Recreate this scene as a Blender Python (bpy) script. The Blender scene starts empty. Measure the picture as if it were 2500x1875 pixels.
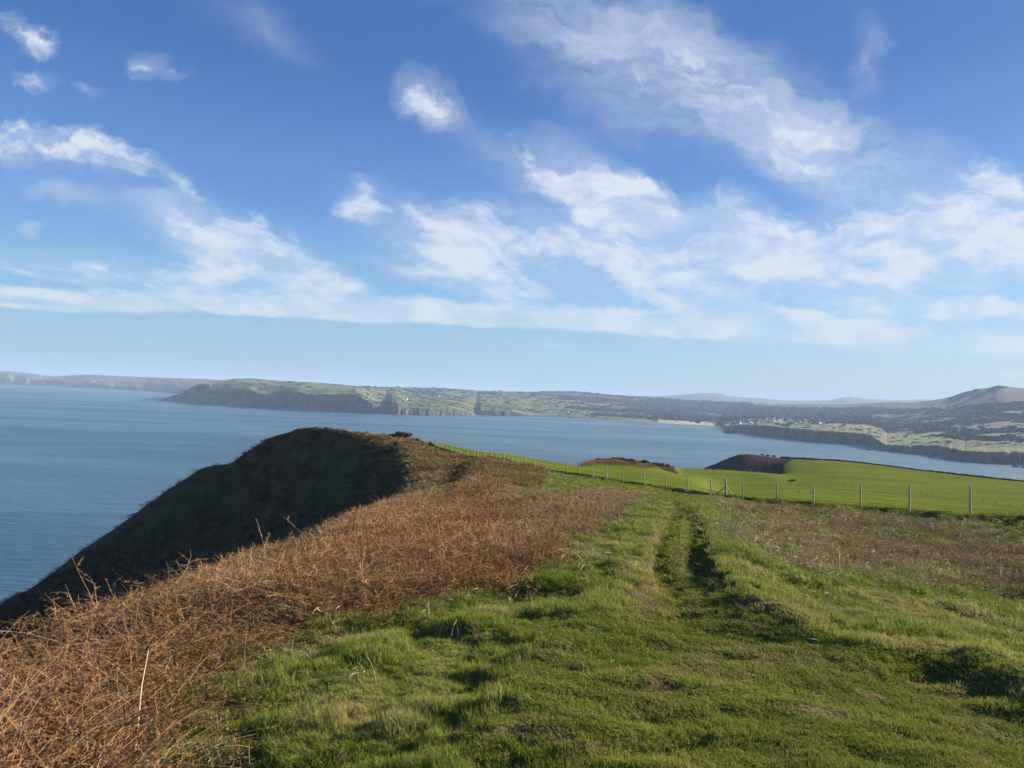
import bpy, math, random
import numpy as np
from mathutils import Matrix, Vector

C = bpy.context.scene.collection
scene = bpy.context.scene
D2R = math.pi / 180
random.seed(7)
RNG = np.random.default_rng(11)

# ------------------------------------------------------------------ camera, sky, sun, exposure
W0, H0, FPX = 2500.0, 1875.0, 1733.0
PITCH, ROLL = 0.711 * D2R, 2.15 * D2R
CAMZ = 142.0
fw = np.array([0, math.cos(PITCH), math.sin(PITCH)])
up0 = np.array([0, -math.sin(PITCH), math.cos(PITCH)])
xr = np.array([1.0, 0, 0])
RT = math.cos(ROLL) * xr + math.sin(ROLL) * up0
UP = math.cos(ROLL) * up0 - math.sin(ROLL) * xr
cam_d = bpy.data.cameras.new('camera')
cam = bpy.data.objects.new('camera', cam_d)
C.objects.link(cam)
cam_d.sensor_width = 36; cam_d.lens = 36 * FPX / W0
cam_d.clip_start = 0.1; cam_d.clip_end = 90000
M = Matrix(((RT[0], UP[0], -fw[0], 0), (RT[1], UP[1], -fw[1], 0), (RT[2], UP[2], -fw[2], CAMZ), (0, 0, 0, 1)))
cam.matrix_world = M
scene.camera = cam

SUN_EL, SUN_AZ = 17.5, 60.0          # degrees; azimuth clockwise from +Y
SUN_STR, SKY_STR, EXPO = 5.0, 0.095, 1.72
sd = bpy.data.lights.new('sun', 'SUN'); sd.energy = SUN_STR; sd.angle = 0.5 * D2R; sd.color = (1.0, 0.87, 0.70)
sun = bpy.data.objects.new('sun', sd); C.objects.link(sun)
sv = Vector((math.sin(SUN_AZ * D2R) * math.cos(SUN_EL * D2R), math.cos(SUN_AZ * D2R) * math.cos(SUN_EL * D2R), math.sin(SUN_EL * D2R)))
sun.rotation_euler = sv.to_track_quat('Z', 'Y').to_euler()
scene.view_settings.view_transform = 'Standard'; scene.view_settings.look = 'None'
scene.view_settings.exposure = EXPO; scene.view_settings.gamma = 1
scene.render.engine = 'CYCLES'
scene.cycles.use_denoising = True; scene.render.filter_size = 1.1
try: scene.cycles.denoising_prefilter = 'FAST'
except Exception: pass
scene.cycles.max_bounces = 5; scene.cycles.diffuse_bounces = 2; scene.cycles.glossy_bounces = 2
scene.cycles.transmission_bounces = 2; scene.cycles.transparent_max_bounces = 4; scene.cycles.volume_bounces = 0
scene.cycles.caustics_reflective = False; scene.cycles.caustics_refractive = False


def ray(px, py):
    """direction of a photo pixel: (tan azimuth-ish x/y, z/y) and unit azimuth, tan(elev)"""
    d = fw + RT * (px - W0 / 2) / FPX + UP * (H0 / 2 - py) / FPX
    return d


def azel(px, py):
    d = ray(px, py)
    return math.atan2(d[0], d[1]), d[2] / math.hypot(d[0], d[1])


class NT:
    """small node helper"""
    def __init__(s, tree):
        s.t = tree; s.n = tree.nodes; s.l = tree.links

    def new(s, typ, **kw):
        n = s.n.new(typ)
        for k, v in kw.items():
            setattr(n, k, v)
        return n

    def put(s, sock, v):
        if v is None: return
        if hasattr(v, 'is_output'): s.l.new(v, sock)
        else:
            if sock.type == 'RGBA' and len(v) == 3: v = (*v, 1)
            sock.default_value = v

    def math(s, op, a, b=None, c=None, clamp=False):
        n = s.new('ShaderNodeMath', operation=op, use_clamp=clamp)
        for i, v in enumerate((a, b, c)): s.put(n.inputs[i], v)
        return n.outputs[0]

    def vmath(s, op, a, b=None, sc=None):
        n = s.new('ShaderNodeVectorMath', operation=op)
        s.put(n.inputs[0], a)
        if b is not None: s.put(n.inputs[1], b)
        if sc is not None: s.put(n.inputs['Scale'], sc)
        return n.outputs['Value'] if op in ('DOT_PRODUCT', 'LENGTH', 'DISTANCE') else n.outputs[0]

    def noise(s, vec, scale, detail=3, rough=0.5, dist=0, color=False, dims='3D'):
        n = s.new('ShaderNodeTexNoise'); n.noise_dimensions = dims
        s.put(n.inputs['Vector'], vec); n.inputs['Scale'].default_value = scale
        n.inputs['Detail'].default_value = detail; n.inputs['Roughness'].default_value = rough
        n.inputs['Distortion'].default_value = dist
        return n.outputs[1] if color else n.outputs[0]

    def mapping(s, vec, loc=(0, 0, 0), rot=(0, 0, 0), scl=(1, 1, 1), typ='POINT'):
        n = s.new('ShaderNodeMapping', vector_type=typ)
        s.put(n.inputs[0], vec); n.inputs[1].default_value = loc; n.inputs[2].default_value = rot; n.inputs[3].default_value = scl
        return n.outputs[0]

    def mix(s, f, a, b, typ='MIX'):
        n = s.new('ShaderNodeMix', data_type='RGBA', blend_type=typ)
        s.put(n.inputs[0], f); s.put(n.inputs[6], a); s.put(n.inputs[7], b)
        return n.outputs[2]

    def ramp(s, f, lo, hi, a=0.0, b=1.0, smooth=True):
        n = s.new('ShaderNodeMapRange'); n.interpolation_type = 'SMOOTHSTEP' if smooth else 'LINEAR'
        s.put(n.inputs[0], f)
        for i, v in enumerate((lo, hi, a, b)): s.put(n.inputs[i + 1], v)
        return n.outputs[0]

    def attr(s, name, typ='GEOMETRY', out=2):
        n = s.new('ShaderNodeAttribute', attribute_type=typ, attribute_name=name)
        return n.outputs[out]


world = bpy.data.worlds.new('World'); scene.world = world; world.use_nodes = True
world.cycles.sampling_method = 'MANUAL'; world.cycles.sample_map_resolution = 512
w = NT(world.node_tree); w.n.clear()
wo = w.new('ShaderNodeOutputWorld'); bg = w.new('ShaderNodeBackground'); w.l.new(bg.outputs[0], wo.inputs[0])
bg.inputs[1].default_value = SKY_STR
sky = w.new('ShaderNodeTexSky'); sky.sky_type = 'NISHITA'; sky.sun_disc = False
sky.sun_elevation = SUN_EL * D2R; sky.sun_rotation = SUN_AZ * D2R
sky.altitude = 100; sky.air_density = 1.0; sky.dust_density = 0.3; sky.ozone_density = 3.0
tc = w.new('ShaderNodeTexCoord'); dirv = tc.outputs['Generated']
sep = w.new('ShaderNodeSeparateXYZ'); w.l.new(dirv, sep.inputs[0])
ys = w.math('MAXIMUM', sep.outputs[1], 0.15)
ca = w.math('DIVIDE', sep.outputs[0], ys); ce = w.math('DIVIDE', sep.outputs[2], ys)
cmb = w.new('ShaderNodeCombineXYZ'); w.l.new(ca, cmb.inputs[0]); w.l.new(ce, cmb.inputs[1])
P = cmb.outputs[0]
# warp, weaker towards the horizon where the layer is seen edge on
wk = w.math('MULTIPLY', w.ramp(ce, 0.04, 0.34, 0.12, 1.0), 1.0)
nz = w.noise(P, 4.5, 3, 0.55, color=True)
Pw = w.vmath('ADD', P, w.vmath('SCALE', w.vmath('SUBTRACT', nz, (0.5, 0.5, 0.5)), sc=w.math('MULTIPLY', wk, 0.15)))
nz2 = w.noise(P, 24.0, 5, 0.65, color=True)
Pw2 = w.vmath('ADD', Pw, w.vmath('SCALE', w.vmath('SUBTRACT', nz2, (0.5, 0.5, 0.5)), sc=w.math('MULTIPLY', wk, 0.052)))
BLOBS = [  # px, py, half length, half width, angle (clockwise down to the right), amount : where each bank of cirrus stands in the sky
 (1900, 792, 560, 44, 3.5, 1.0), (2250, 838, 800, 34, 1.5, 1.2), (2350, 752, 520, 36, 3, 1.2), (1760, 748, 300, 22, 7, .7), (1900, 790, 300, 36, 5, .5),
 (180, 640, 480, 58, 8, .75), (520, 690, 260, 36, 7, .55), (640, 632, 330, 84, 20, 1.15), (800, 680, 190, 40, 20, .5), (420, 570, 260, 50, 20, .35),
 (1060, 600, 350, 120, 25, .85), (1140, 650, 210, 60, 20, .55), (1370, 630, 240, 105, 30, .85), (1480, 470, 230, 95, 44, .75), (1540, 560, 170, 110, 45, 1.0), (1650, 650, 270, 95, 24, .8),
 (1850, 590, 190, 95, 38, 1.0), (1930, 640, 330, 74, 12, .75), (2120, 560, 280, 70, 2, .75), (2200, 640, 480, 74, 5, .85), (2350, 590, 220, 90, 12, .85), (2490, 520, 150, 90, 40, 1.05),
 (2365, 455, 100, 62, -38, .65), (2000, 325, 140, 100, 45, 1.35), (1850, 240, 300, 130, 38, .45), (1620, 130, 520, 260, 32, .48), (1330, 400, 360, 90, 27, .42), (2250, 400, 400, 140, 15, .28), (2110, 120, 150, 60, 70, .3),
 (190, 362, 320, 46, 18, 1.0), (40, 310, 150, 60, 22, .6), (50, 50, 130, 40, 25, .8), (118, 60, 55, 34, 20, .6), (95, 180, 80, 48, 15, .7), (385, 133, 75, 52, 32, .85), (232, 235, 90, 30, 34, .55), (145, 470, 100, 30, 14, .85), (78, 541, 36, 22, 5, .8),
 (465, 168, 50, 28, 0, .5), (1030, 248, 120, 70, 37, 1.2), (640, 60, 260, 100, 28, .35), (400, 540, 560, 110, 18, .2), (860, 530, 70, 34, 5, .5), (1380, 843, 90, 12, 2, .6), (2470, 915, 45, 22, 5, .6), (620, 535, 60, 26, 15, .45), (430, 470, 70, 24, 35, .4)]
tot = None
for (bx, by, bl, bw, ba, am) in BLOBS:
    d = ray(bx, by); a, e = d[0] / d[1], d[2] / d[1]
    v = w.mapping(Pw2, (a, e, 0), (0, 0, -(ba - 2.15) * D2R), (1.12 * bl / FPX, (1.35 if by < 600 else 1.12) * bw / FPX, 1), 'TEXTURE')
    g = w.new('ShaderNodeTexGradient', gradient_type='SPHERICAL'); w.l.new(v, g.inputs[0])
    s_ = w.math('MULTIPLY', g.outputs[1], am * (1.6 if 440 < by < 700 and bx > 600 else 1.35 if by > 440 else 1.15))
    tot = s_ if tot is None else w.math('ADD', tot, s_)
# the flat bank low over the land: sharp below, ragged above
esep = w.new('ShaderNodeSeparateXYZ'); w.l.new(Pw2, esep.inputs[0])
lo_e = w.math('MULTIPLY_ADD', esep.outputs[0], -0.006, 0.0885)
band = w.math('MULTIPLY', w.ramp(w.math('SUBTRACT', esep.outputs[1], lo_e), -0.001, 0.011), w.ramp(w.math('SUBTRACT', esep.outputs[1], lo_e), 0.046, 0.026))
band = w.math('MULTIPLY', band, w.ramp(esep.outputs[0], 0.9, 0.1, .15, 1.0))
band = w.math('MULTIPLY', band, w.ramp(esep.outputs[0], -0.85, -0.55, .45, 1.0))
tot = w.math('ADD', tot, w.math('MULTIPLY', band, 1.5))
# streaks on the cloud layer itself, a plane seen in perspective
cz_ = w.math('ADD', w.math('MAXIMUM', ce, 0.0), 0.07)
q = w.new('ShaderNodeCombineXYZ'); w.l.new(w.math('DIVIDE', ca, cz_), q.inputs[0]); w.l.new(w.math('DIVIDE', 1.0, cz_), q.inputs[1])
Q = w.vmath('ADD', q.outputs[0], w.vmath('SCALE', w.vmath('SUBTRACT', nz, (0.5, 0.5, 0.5)), sc=0.9))
QR = (0, 0, -66 * D2R)
n1 = w.noise(w.mapping(Q, (0, 0, 0), QR, (1, 1, 1)), 1.0, 1)
n1 = w.noise(w.mapping(w.mapping(Q, (0, 0, 0), QR), (3, 1, 0), (0, 0, 0), (0.65, 2.0, 1)), 1.0, 7, 0.58, 0.5)
n2 = w.noise(w.mapping(w.mapping(Q, (0, 0, 0), QR), (9, 4, 0), (0, 0, 0), (2.2, 7.0, 1)), 1.0, 6, 0.62, 0.4)
n3 = w.noise(w.mapping(Pw2, (7, 2, 0), (0, 0, 50 * D2R), (8, 22, 1)), 1.0, 6, 0.6)
nn = w.math('ADD', w.math('ADD', w.math('MULTIPLY', n1, 0.5), w.math('MULTIPLY', n2, 0.25)), w.math('MULTIPLY', n3, 0.25))
nn = w.ramp(nn, 0.37, 0.63, 0.0, 1.0, False)
m_ = w.ramp(tot, 0.0, 1.45)
al = w.ramp(w.math('ADD', w.math('MULTIPLY', m_, .95), w.math('MULTIPLY_ADD', nn, 1.15, -0.58)), 0.0, 1.10)
al = w.math('MULTIPLY', al, w.ramp(n3, 0.38, 0.60, 0.36, 1.0))
veil = w.math('MULTIPLY', m_, w.ramp(ce, .2, .4, .28, .42))
veil = w.math('MAXIMUM', veil, w.math('MULTIPLY', band, w.ramp(n1, .3, .6, .42, .78)))
dens = w.math('MULTIPLY', w.math('MAXIMUM', al, veil), w.ramp(m_, 0.0, 0.22))
vt = None
for (bx, by, bl, bw, ba, am) in [(1480, 110, 620, 230, 30, .9), (1900, 260, 420, 190, 40, .9), (1330, 410, 460, 110, 25, .5), (2200, 420, 480, 150, 15, .6), (640, 70, 300, 100, 28, .3), (450, 540, 640, 100, 18, .5), (1750, 600, 900, 150, 8, .6), (2110, 130, 170, 60, 75, .45)]:
    d = ray(bx, by)
    g = w.new('ShaderNodeTexGradient', gradient_type='SPHERICAL'); w.l.new(w.mapping(Pw2, (d[0] / d[1], d[2] / d[1], 0), (0, 0, -(ba - 2.15) * D2R), (bl / FPX, bw / FPX, 1), 'TEXTURE'), g.inputs[0])
    s_ = w.math('MULTIPLY', g.outputs[1], am); vt = s_ if vt is None else w.math('ADD', vt, s_)
n4 = w.noise(w.mapping(Pw2, (1, 5, 0), (0, 0, 33 * D2R), (4.5, 18, 1)), 1.0, 7, 0.63)
vv = w.math('MULTIPLY', w.ramp(vt, 0.0, .8), w.ramp(n4, .30, .70, .12, .62))
dens = w.math('SUBTRACT', 1.0, w.math('MULTIPLY', w.math('SUBTRACT', 1.0, dens), w.math('SUBTRACT', 1.0, vv)))
dens = w.math('MULTIPLY', dens, 0.86)
# sky base colour
hs = w.new('ShaderNodeHueSaturation'); hs.inputs['Saturation'].default_value = 1.12; hs.inputs['Value'].default_value = 1.0
w.l.new(sky.outputs[0], hs.inputs['Color'])
K_ = 1.0 / (SKY_STR * 2 ** EXPO)
cr = w.new('ShaderNodeValToRGB'); w.l.new(sep.outputs[2], cr.inputs[0])
els = cr.color_ramp.elements
stops = [(0.0, (.26, .39, .53)), (0.05, (.27, .44, .61)), (0.12, (.22, .43, .71)), (0.24, (.112, .262, .62)), (0.40, (.044, .135, .42)), (1.0, (.03, .09, .33))]
els[0].position = 0; els[1].position = 1
while len(els) < len(stops): els.new(0.5)
for e_, (p_, c_) in zip(els, stops): e_.position = p_; e_.color = (*c_, 1)
rampc = w.vmath('SCALE', cr.outputs[0], sc=K_)
base = w.mix(0.12, rampc, hs.outputs[0])
sunside = w.math('MULTIPLY', w.ramp(ca, -0.7, 0.9), w.ramp(sep.outputs[2], 0.30, 0.0))
base = w.mix(w.math('MULTIPLY', sunside, .22), base, (0.52 * K_, 0.63 * K_, 0.69 * K_))
cloudcol = w.mix(w.ramp(sep.outputs[2], 0.05, 0.30), (.72 * K_, .79 * K_, .85 * K_), (.82 * K_, .87 * K_, .93 * K_))
skyc = w.mix(dens, base, cloudcol)
w.l.new(skyc, bg.inputs[0])


# ------------------------------------------------------------------ numeric helpers
def pchip(x, y, xq):
    x = np.asarray(x, float); y = np.asarray(y, float); n = len(x)
    h = np.diff(x); dl = np.diff(y) / h
    m = np.zeros(n)
    for i in range(1, n - 1):
        if dl[i - 1] * dl[i] > 0:
            w1 = 2 * h[i] + h[i - 1]; w2 = h[i] + 2 * h[i - 1]
            m[i] = (w1 + w2) / (w1 / dl[i - 1] + w2 / dl[i])
    m[0] = dl[0]; m[-1] = dl[-1]
    i = np.clip(np.searchsorted(x, xq) - 1, 0, n - 2)
    t = np.clip((xq - x[i]) / h[i], 0, 1)
    t2 = t * t; t3 = t2 * t
    return (2 * t3 - 3 * t2 + 1) * y[i] + (t3 - 2 * t2 + t) * h[i] * m[i] + (3 * t2 - 2 * t3) * y[i + 1] + (t3 - t2) * h[i] * m[i + 1]


def _hash(i, j, s):
    n = (i.astype(np.int64) * 374761393 + j.astype(np.int64) * 668265263 + s * 1442695041) & 0x7fffffff
    n = ((n ^ (n >> 13)) * 1274126177) & 0x7fffffff
    n = n ^ (n >> 16)
    return (n & 0xffff) / 65535.0


def vnoise(x, y, s=0):
    x = np.asarray(x, float); y = np.asarray(y, float)
    i = np.floor(x); j = np.floor(y); fx = x - i; fy = y - j
    fx = fx * fx * fx * (fx * (fx * 6 - 15) + 10); fy = fy * fy * fy * (fy * (fy * 6 - 15) + 10)
    i = i.astype(np.int64); j = j.astype(np.int64)
    a = _hash(i, j, s); b = _hash(i + 1, j, s); c = _hash(i, j + 1, s); d = _hash(i + 1, j + 1, s)
    return (a * (1 - fx) + b * fx) * (1 - fy) + (c * (1 - fx) + d * fx) * fy


def fbm(x, y, o=4, s=0, g=0.5):
    v = 0; a = 1; t = 0
    for k in range(o):
        v = v + a * vnoise(x * 2 ** k + 17.3 * k, y * 2 ** k - 9.1 * k, s + k); t += a; a *= g
    return v / t - 0.5


def sstep(a, b, x):
    t = np.clip((x - a) / (b - a), 0, 1); return t * t * (3 - 2 * t)


def tag(o, label=None, cat=None, group=None, kind=None):
    if label: o['label'] = label
    if cat: o['category'] = cat
    if group: o['group'] = group
    if kind: o['kind'] = kind
    return o


def mesh_obj(name, verts, faces, mats, parent=None, smooth=True, loc=None, mat_idx=None, link=True):
    me = bpy.data.meshes.new(name)
    verts = np.asarray(verts, np.float32).reshape(-1, 3)
    if isinstance(faces, np.ndarray):
        me.vertices.add(len(verts)); me.vertices.foreach_set('co', verts.ravel())
        nf, k = faces.shape
        me.loops.add(nf * k); me.loops.foreach_set('vertex_index', faces.astype(np.int32).ravel())
        me.polygons.add(nf); me.polygons.foreach_set('loop_start', np.arange(0, nf * k, k, dtype=np.int32))
        me.update(calc_edges=True)
    else:
        me.from_pydata([tuple(map(float, v)) for v in verts], [], [tuple(map(int, f)) for f in faces])
    for m in (mats if isinstance(mats, (list, tuple)) else [mats]):
        me.materials.append(m)
    if mat_idx is not None:
        me.polygons.foreach_set('material_index', np.asarray(mat_idx, np.int32))
    me.polygons.foreach_set('use_smooth', np.full(len(me.polygons), smooth))
    me.update()
    o = bpy.data.objects.new(name, me)
    if link: C.objects.link(o)
    if parent: o.parent = parent
    if loc is not None: o.location = loc
    return o


def add_attr(o, name, arr):
    a = o.data.attributes.new(name, 'FLOAT', 'POINT'); a.data.foreach_set('value', np.asarray(arr, np.float32).ravel())


def grid_faces(nr, nc, wrap=False):
    i, j = np.meshgrid(np.arange(nr - 1), np.arange(nc if wrap else nc - 1), indexing='ij')
    j2 = (j + 1) % nc
    return np.stack([i * nc + j, (i + 1) * nc + j, (i + 1) * nc + j2, i * nc + j2], -1).reshape(-1, 4)


# ------------------------------------------------------------------ materials
def mat(name):
    m = bpy.data.materials.new(name); m.use_nodes = True
    t = NT(m.node_tree); t.n.clear()
    o = t.new('ShaderNodeOutputMaterial')
    return m, t, o


def principled(t, o, col, rough=0.9, spec=0.2, bump=None, bstr=0.5, bdist=0.05):
    p = t.new('ShaderNodeBsdfPrincipled'); t.put(p.inputs['Base Color'], col); t.put(p.inputs['Roughness'], rough)
    p.inputs['Specular IOR Level'].default_value = spec
    if bump is not None:
        b = t.new('ShaderNodeBump'); b.inputs['Strength'].default_value = bstr; b.inputs['Distance'].default_value = bdist
        t.put(b.inputs['Height'], bump); t.l.new(b.outputs[0], p.inputs['Normal'])
    t.l.new(p.outputs[0], o.inputs[0])
    return p


def blade_mat(name, c1, c2, c3=None, transl=0.35, attr='tint'):
    m, t, o = mat(name)
    a = t.attr(attr, 'INSTANCER')
    col = t.mix(a, c1, c2)
    if c3 is not None:
        b = t.attr('dry', 'INSTANCER'); col = t.mix(b, col, c3)
    oi = t.new('ShaderNodeNewGeometry')
    col = t.mix(t.math('MULTIPLY', oi.outputs['Random Per Island'], 0.55), col, t.mix(0.5, col, (0.30, 0.26, 0.12)))
    df = t.new('ShaderNodeBsdfDiffuse'); t.put(df.inputs[0], col)
    tr = t.new('ShaderNodeBsdfTranslucent'); t.put(tr.inputs[0], col)
    ms = t.new('ShaderNodeMixShader'); ms.inputs[0].default_value = transl
    t.l.new(df.outputs[0], ms.inputs[1]); t.l.new(tr.outputs[0], ms.inputs[2])
    t.l.new(ms.outputs[0], o.inputs[0])
    return m


# ground material of the headland
m_ground, t, o = mat('headland_ground')
tcg = t.new('ShaderNodeTexCoord'); oc = tcg.outputs['Object']
nA = t.noise(oc, 0.9, 5, 0.6); nB = t.noise(oc, 7.0, 4, 0.6); nC = t.noise(oc, 0.035, 4, 0.55); nD = t.noise(oc, 35, 3, 0.6)
g_lawn = t.mix(t.ramp(nA, .35, .65), (0.060, 0.080, 0.018), (0.095, 0.115, 0.028))
g_lawn = t.mix(t.ramp(nB, .35, .75), g_lawn, (0.060, 0.056, 0.020))
g_tuft = t.mix(t.ramp(nB, .3, .7), (0.060, 0.070, 0.020), (0.14, 0.125, 0.05))
fs = t.mapping(oc, (0, 0, 0), (0, 0, 0.3), (0.012, 0.05, 1))
nF = t.noise(fs, 1.0, 4, 0.6)
nF2 = t.noise(oc, 0.45, 5, 0.65)
g_field = t.mix(t.ramp(nF, .3, .7), (0.076, 0.108, 0.015), (0.128, 0.150, 0.024))
g_field = t.mix(t.ramp(nF2, .35, .75, 0, .5), g_field, (0.070, 0.090, 0.014))
g_br = t.mix(t.ramp(nB, .3, .7), (0.030, 0.016, 0.009), (0.10, 0.055, 0.025))
g_br = t.mix(t.ramp(nA, .52, .72, 0, .6), g_br, (0.05, 0.055, 0.018))
hn = t.noise(oc, 0.35, 6, 0.7)
g_he = t.mix(t.ramp(hn, .35, .65), (0.055, 0.034, 0.021), (0.150, 0.100, 0.050))
g_he = t.mix(t.ramp(nC, .40, .66, 0, .55), g_he, (0.105, 0.100, 0.038))
g_mud = t.mix(t.ramp(nB, .3, .7), (0.060, 0.042, 0.028), (0.125, 0.092, 0.062))
col = g_lawn
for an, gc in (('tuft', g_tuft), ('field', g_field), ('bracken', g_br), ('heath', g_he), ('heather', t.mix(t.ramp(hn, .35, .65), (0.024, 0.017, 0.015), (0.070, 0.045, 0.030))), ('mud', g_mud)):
    col = t.mix(t.attr(an), col, gc)
geo = t.new('ShaderNodeNewGeometry'); sp = t.new('ShaderNodeSeparateXYZ'); t.l.new(geo.outputs['True Normal'], sp.inputs[0])
ps = t.new('ShaderNodeSeparateXYZ'); t.l.new(geo.outputs['Position'], ps.inputs[0])
rock = t.mix(t.ramp(hn, .3, .7), (0.07, 0.06, 0.055), (0.20, 0.17, 0.14))
col = t.mix(t.ramp(t.math('ADD', ps.outputs[2], t.math('MULTIPLY', hn, 30)), 34, 44, 1, 0), col, rock)
hb = t.math('ADD', t.math('MULTIPLY', nB, 0.5), t.math('MULTIPLY', nD, 0.2))
hb = t.math('ADD', hb, t.math('MULTIPLY', hn, 2.5))
principled(t, o, col, 1.0, 0.0, hb, 0.7, 0.12)

# distant country
m_far, t, o = mat('country_fields')
geo = t.new('ShaderNodeNewGeometry'); pos = geo.outputs['Position']
fp = t.vmath('ADD', pos, t.vmath('SCALE', t.vmath('SUBTRACT', t.noise(pos, 0.002, 2, 0.5, color=True), (0.5, 0.5, 0.5)), sc=160))
fp = t.mapping(fp, (0, 0, 0), (0, 0, 0.35), (1 / 330, 1 / 190, 0))
vo = t.new('ShaderNodeTexVoronoi'); vo.voronoi_dimensions = '2D'; vo.feature = 'F1'; t.put(vo.inputs['Vector'], fp); vo.inputs['Scale'].default_value = 1
ve = t.new('ShaderNodeTexVoronoi'); ve.voronoi_dimensions = '2D'; ve.feature = 'DISTANCE_TO_EDGE'; t.put(ve.inputs['Vector'], fp); ve.inputs['Scale'].default_value = 1
vs = t.new('ShaderNodeSeparateColor'); t.l.new(vo.outputs['Color'], vs.inputs[0])
fc = t.mix(vs.outputs[0], (0.072, 0.108, 0.028), (0.135, 0.165, 0.055))
fc = t.mix(t.ramp(vs.outputs[1], .70, .78), fc, (0.19, 0.16, 0.09))
fc = t.mix(t.ramp(vs.outputs[2], .80, .86), fc, (0.045, 0.06, 0.022))
nw = t.noise(pos, 0.0035, 5, 0.62); nw2 = t.noise(pos, 0.03, 4, 0.65)
wood = t.mix(t.ramp(nw2, .35, .65), (0.028, 0.026, 0.020), (0.075, 0.062, 0.045))
edge = t.math('MULTIPLY', t.ramp(ve.outputs[0], 0.025, 0.06, 1, 0), 0.9)
fc = t.mix(edge, fc, (0.028, 0.032, 0.016))
fc = t.mix(t.math('MULTIPLY', t.ramp(t.math('ADD', nw, t.math('MULTIPLY', t.attr('wood'), 0.35)), .60, .68), t.ramp(t.attr('wood'), 0.05, .3)), fc, wood)
moor = t.mix(t.ramp(nw2, .35, .65), (0.045, 0.036, 0.026), (0.085, 0.066, 0.042))
fc = t.mix(t.attr('moor'), fc, moor)
crn = t.noise(t.mapping(pos, (0, 0, 0), (0, 0, 0), (1, 1, .35)), 0.02, 6, 0.7)
cliffc = t.mix(t.ramp(crn, .32, .68), (0.030, 0.028, 0.028), (0.12, 0.10, 0.08))
cliffc = t.mix(t.ramp(t.noise(pos, 0.008, 3), .5, .65, 0, .6), cliffc, (0.09, 0.075, 0.035))
gs = t.new('ShaderNodeSeparateXYZ'); t.l.new(geo.outputs['Normal'], gs.inputs[0])
fc = t.mix(t.math('MAXIMUM', t.attr('cliff'), t.ramp(gs.outputs[2], .90, .76)), fc, cliffc)
fc = t.mix(t.attr('sand'), fc, (0.38, 0.34, 0.26))
principled(t, o, fc, 0.95, 0.1, t.math('ADD', crn, nw2), 0.8, 9.0)

# sea
m_sea, t, o = mat('sea_water')
geo = t.new('ShaderNodeNewGeometry'); pos = geo.outputs['Position']
wA = t.noise(t.mapping(pos, (0, 0, 0), (0, 0, 0.15), (0.045, 0.16, 0)), 1.0, 4, 0.62)
wB = t.noise(t.mapping(pos, (0, 0, 0), (0, 0, -0.1), (0.012, 0.035, 0)), 1.0, 3, 0.55)
wS = t.noise(t.mapping(pos, (0, 0, 0), (0, 0, 0.25), (0.0007, 0.0032, 0)), 1.0, 5, 0.6, 0.4)
hgt = t.math('ADD', t.math('MULTIPLY', wA, 1.0), t.math('MULTIPLY', wB, 1.6))
pr = principled(t, o, t.mix(t.ramp(wS, .35, .65), (0.026, 0.090, 0.125), (0.036, 0.104, 0.136)), t.ramp(wS, .35, .7, .44, .28), 0.5, hgt, 1.0, 1.5)
pr.inputs['IOR'].default_value = 1.33


# ------------------------------------------------------------------ near headland: feature lines (photo column/row, metres away) lofted into a height field
def line(pts):
    az = []; d = []; z = []
    for p in pts:
        if p[0] == 'a':
            az.append(p[1] * D2R); d.append(p[2]); z.append(p[3])
        else:
            a, te = azel(p[0], p[1]); az.append(a); d.append(p[2]); z.append(te * p[2])
    i = np.argsort(az)
    return np.array(az)[i], np.array(d)[i], np.array(z)[i]


N1 = line([('a', -181, 5, -1.65), ('a', -90, 5, -2.1), ('a', -40, 5, -2.25), ('a', -15, 5, -2.02), ('a', 0, 5, -1.95), ('a', 20, 5, -1.93), ('a', 40, 5, -1.95), ('a', 90, 5, -1.9), ('a', 181, 5, -1.65)])
N2 = line([('a', -181, 25, -2.0), ('a', -120, 12, -3.2), ('a', -75, 9, -3.6), ('a', -50, 8.5, -3.5), ('a', -35.6, 9.2, -3.38), ('a', -30.3, 11, -3.5), ('a', -24.6, 15, -4.05), ('a', -18.3, 21, -4.75), ('a', -14.8, 26, -5.35), ('a', -8.2, 32, -5.35), ('a', -3, 30, -4.75),
           ('a', 2, 25, -4.0), ('a', 10, 25, -3.85), ('a', 17, 24, -3.85), ('a', 29, 20, -3.75), ('a', 36, 18, -3.6), ('a', 50, 18, -3.3), ('a', 90, 22, -3.2), ('a', 181, 25, -2.0)])
N3 = line([('a', -181, 120, -6), ('a', -120, 60, -28), ('a', -75, 60, -50), ('a', -50, 70, -50), ('a', -35.8, 85, -43), ('a', -30.5, 92, -42), ('a', -25, 98, -38), ('a', -19, 104, -33), ('a', -15, 106, -29), ('a', -12.5, 108, -25.5), ('a', -10.5, 108, -20.5), ('a', -9.0, 100, -13.6), ('a', -7.5, 96, -11.3), ('a', -4.5, 95, -10.6),
           (1197, 1115, 113), (1269, 1132, 100), (1357, 1148, 88), (1447, 1162, 76), (1521, 1173, 68), (1574, 1179, 64), (1626, 1188, 62), (1680, 1194, 60), (1738, 1205, 57), (1774, 1206, 56), (1815, 1213, 54), (1898, 1219, 51), (1988, 1226, 47), (2103, 1236, 43), (2222, 1247, 38), (2370, 1257, 35), (2600, 1272, 31), ('a', 60, 33, -4.4), ('a', 90, 60, -7), ('a', 181, 120, -6)])
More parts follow.
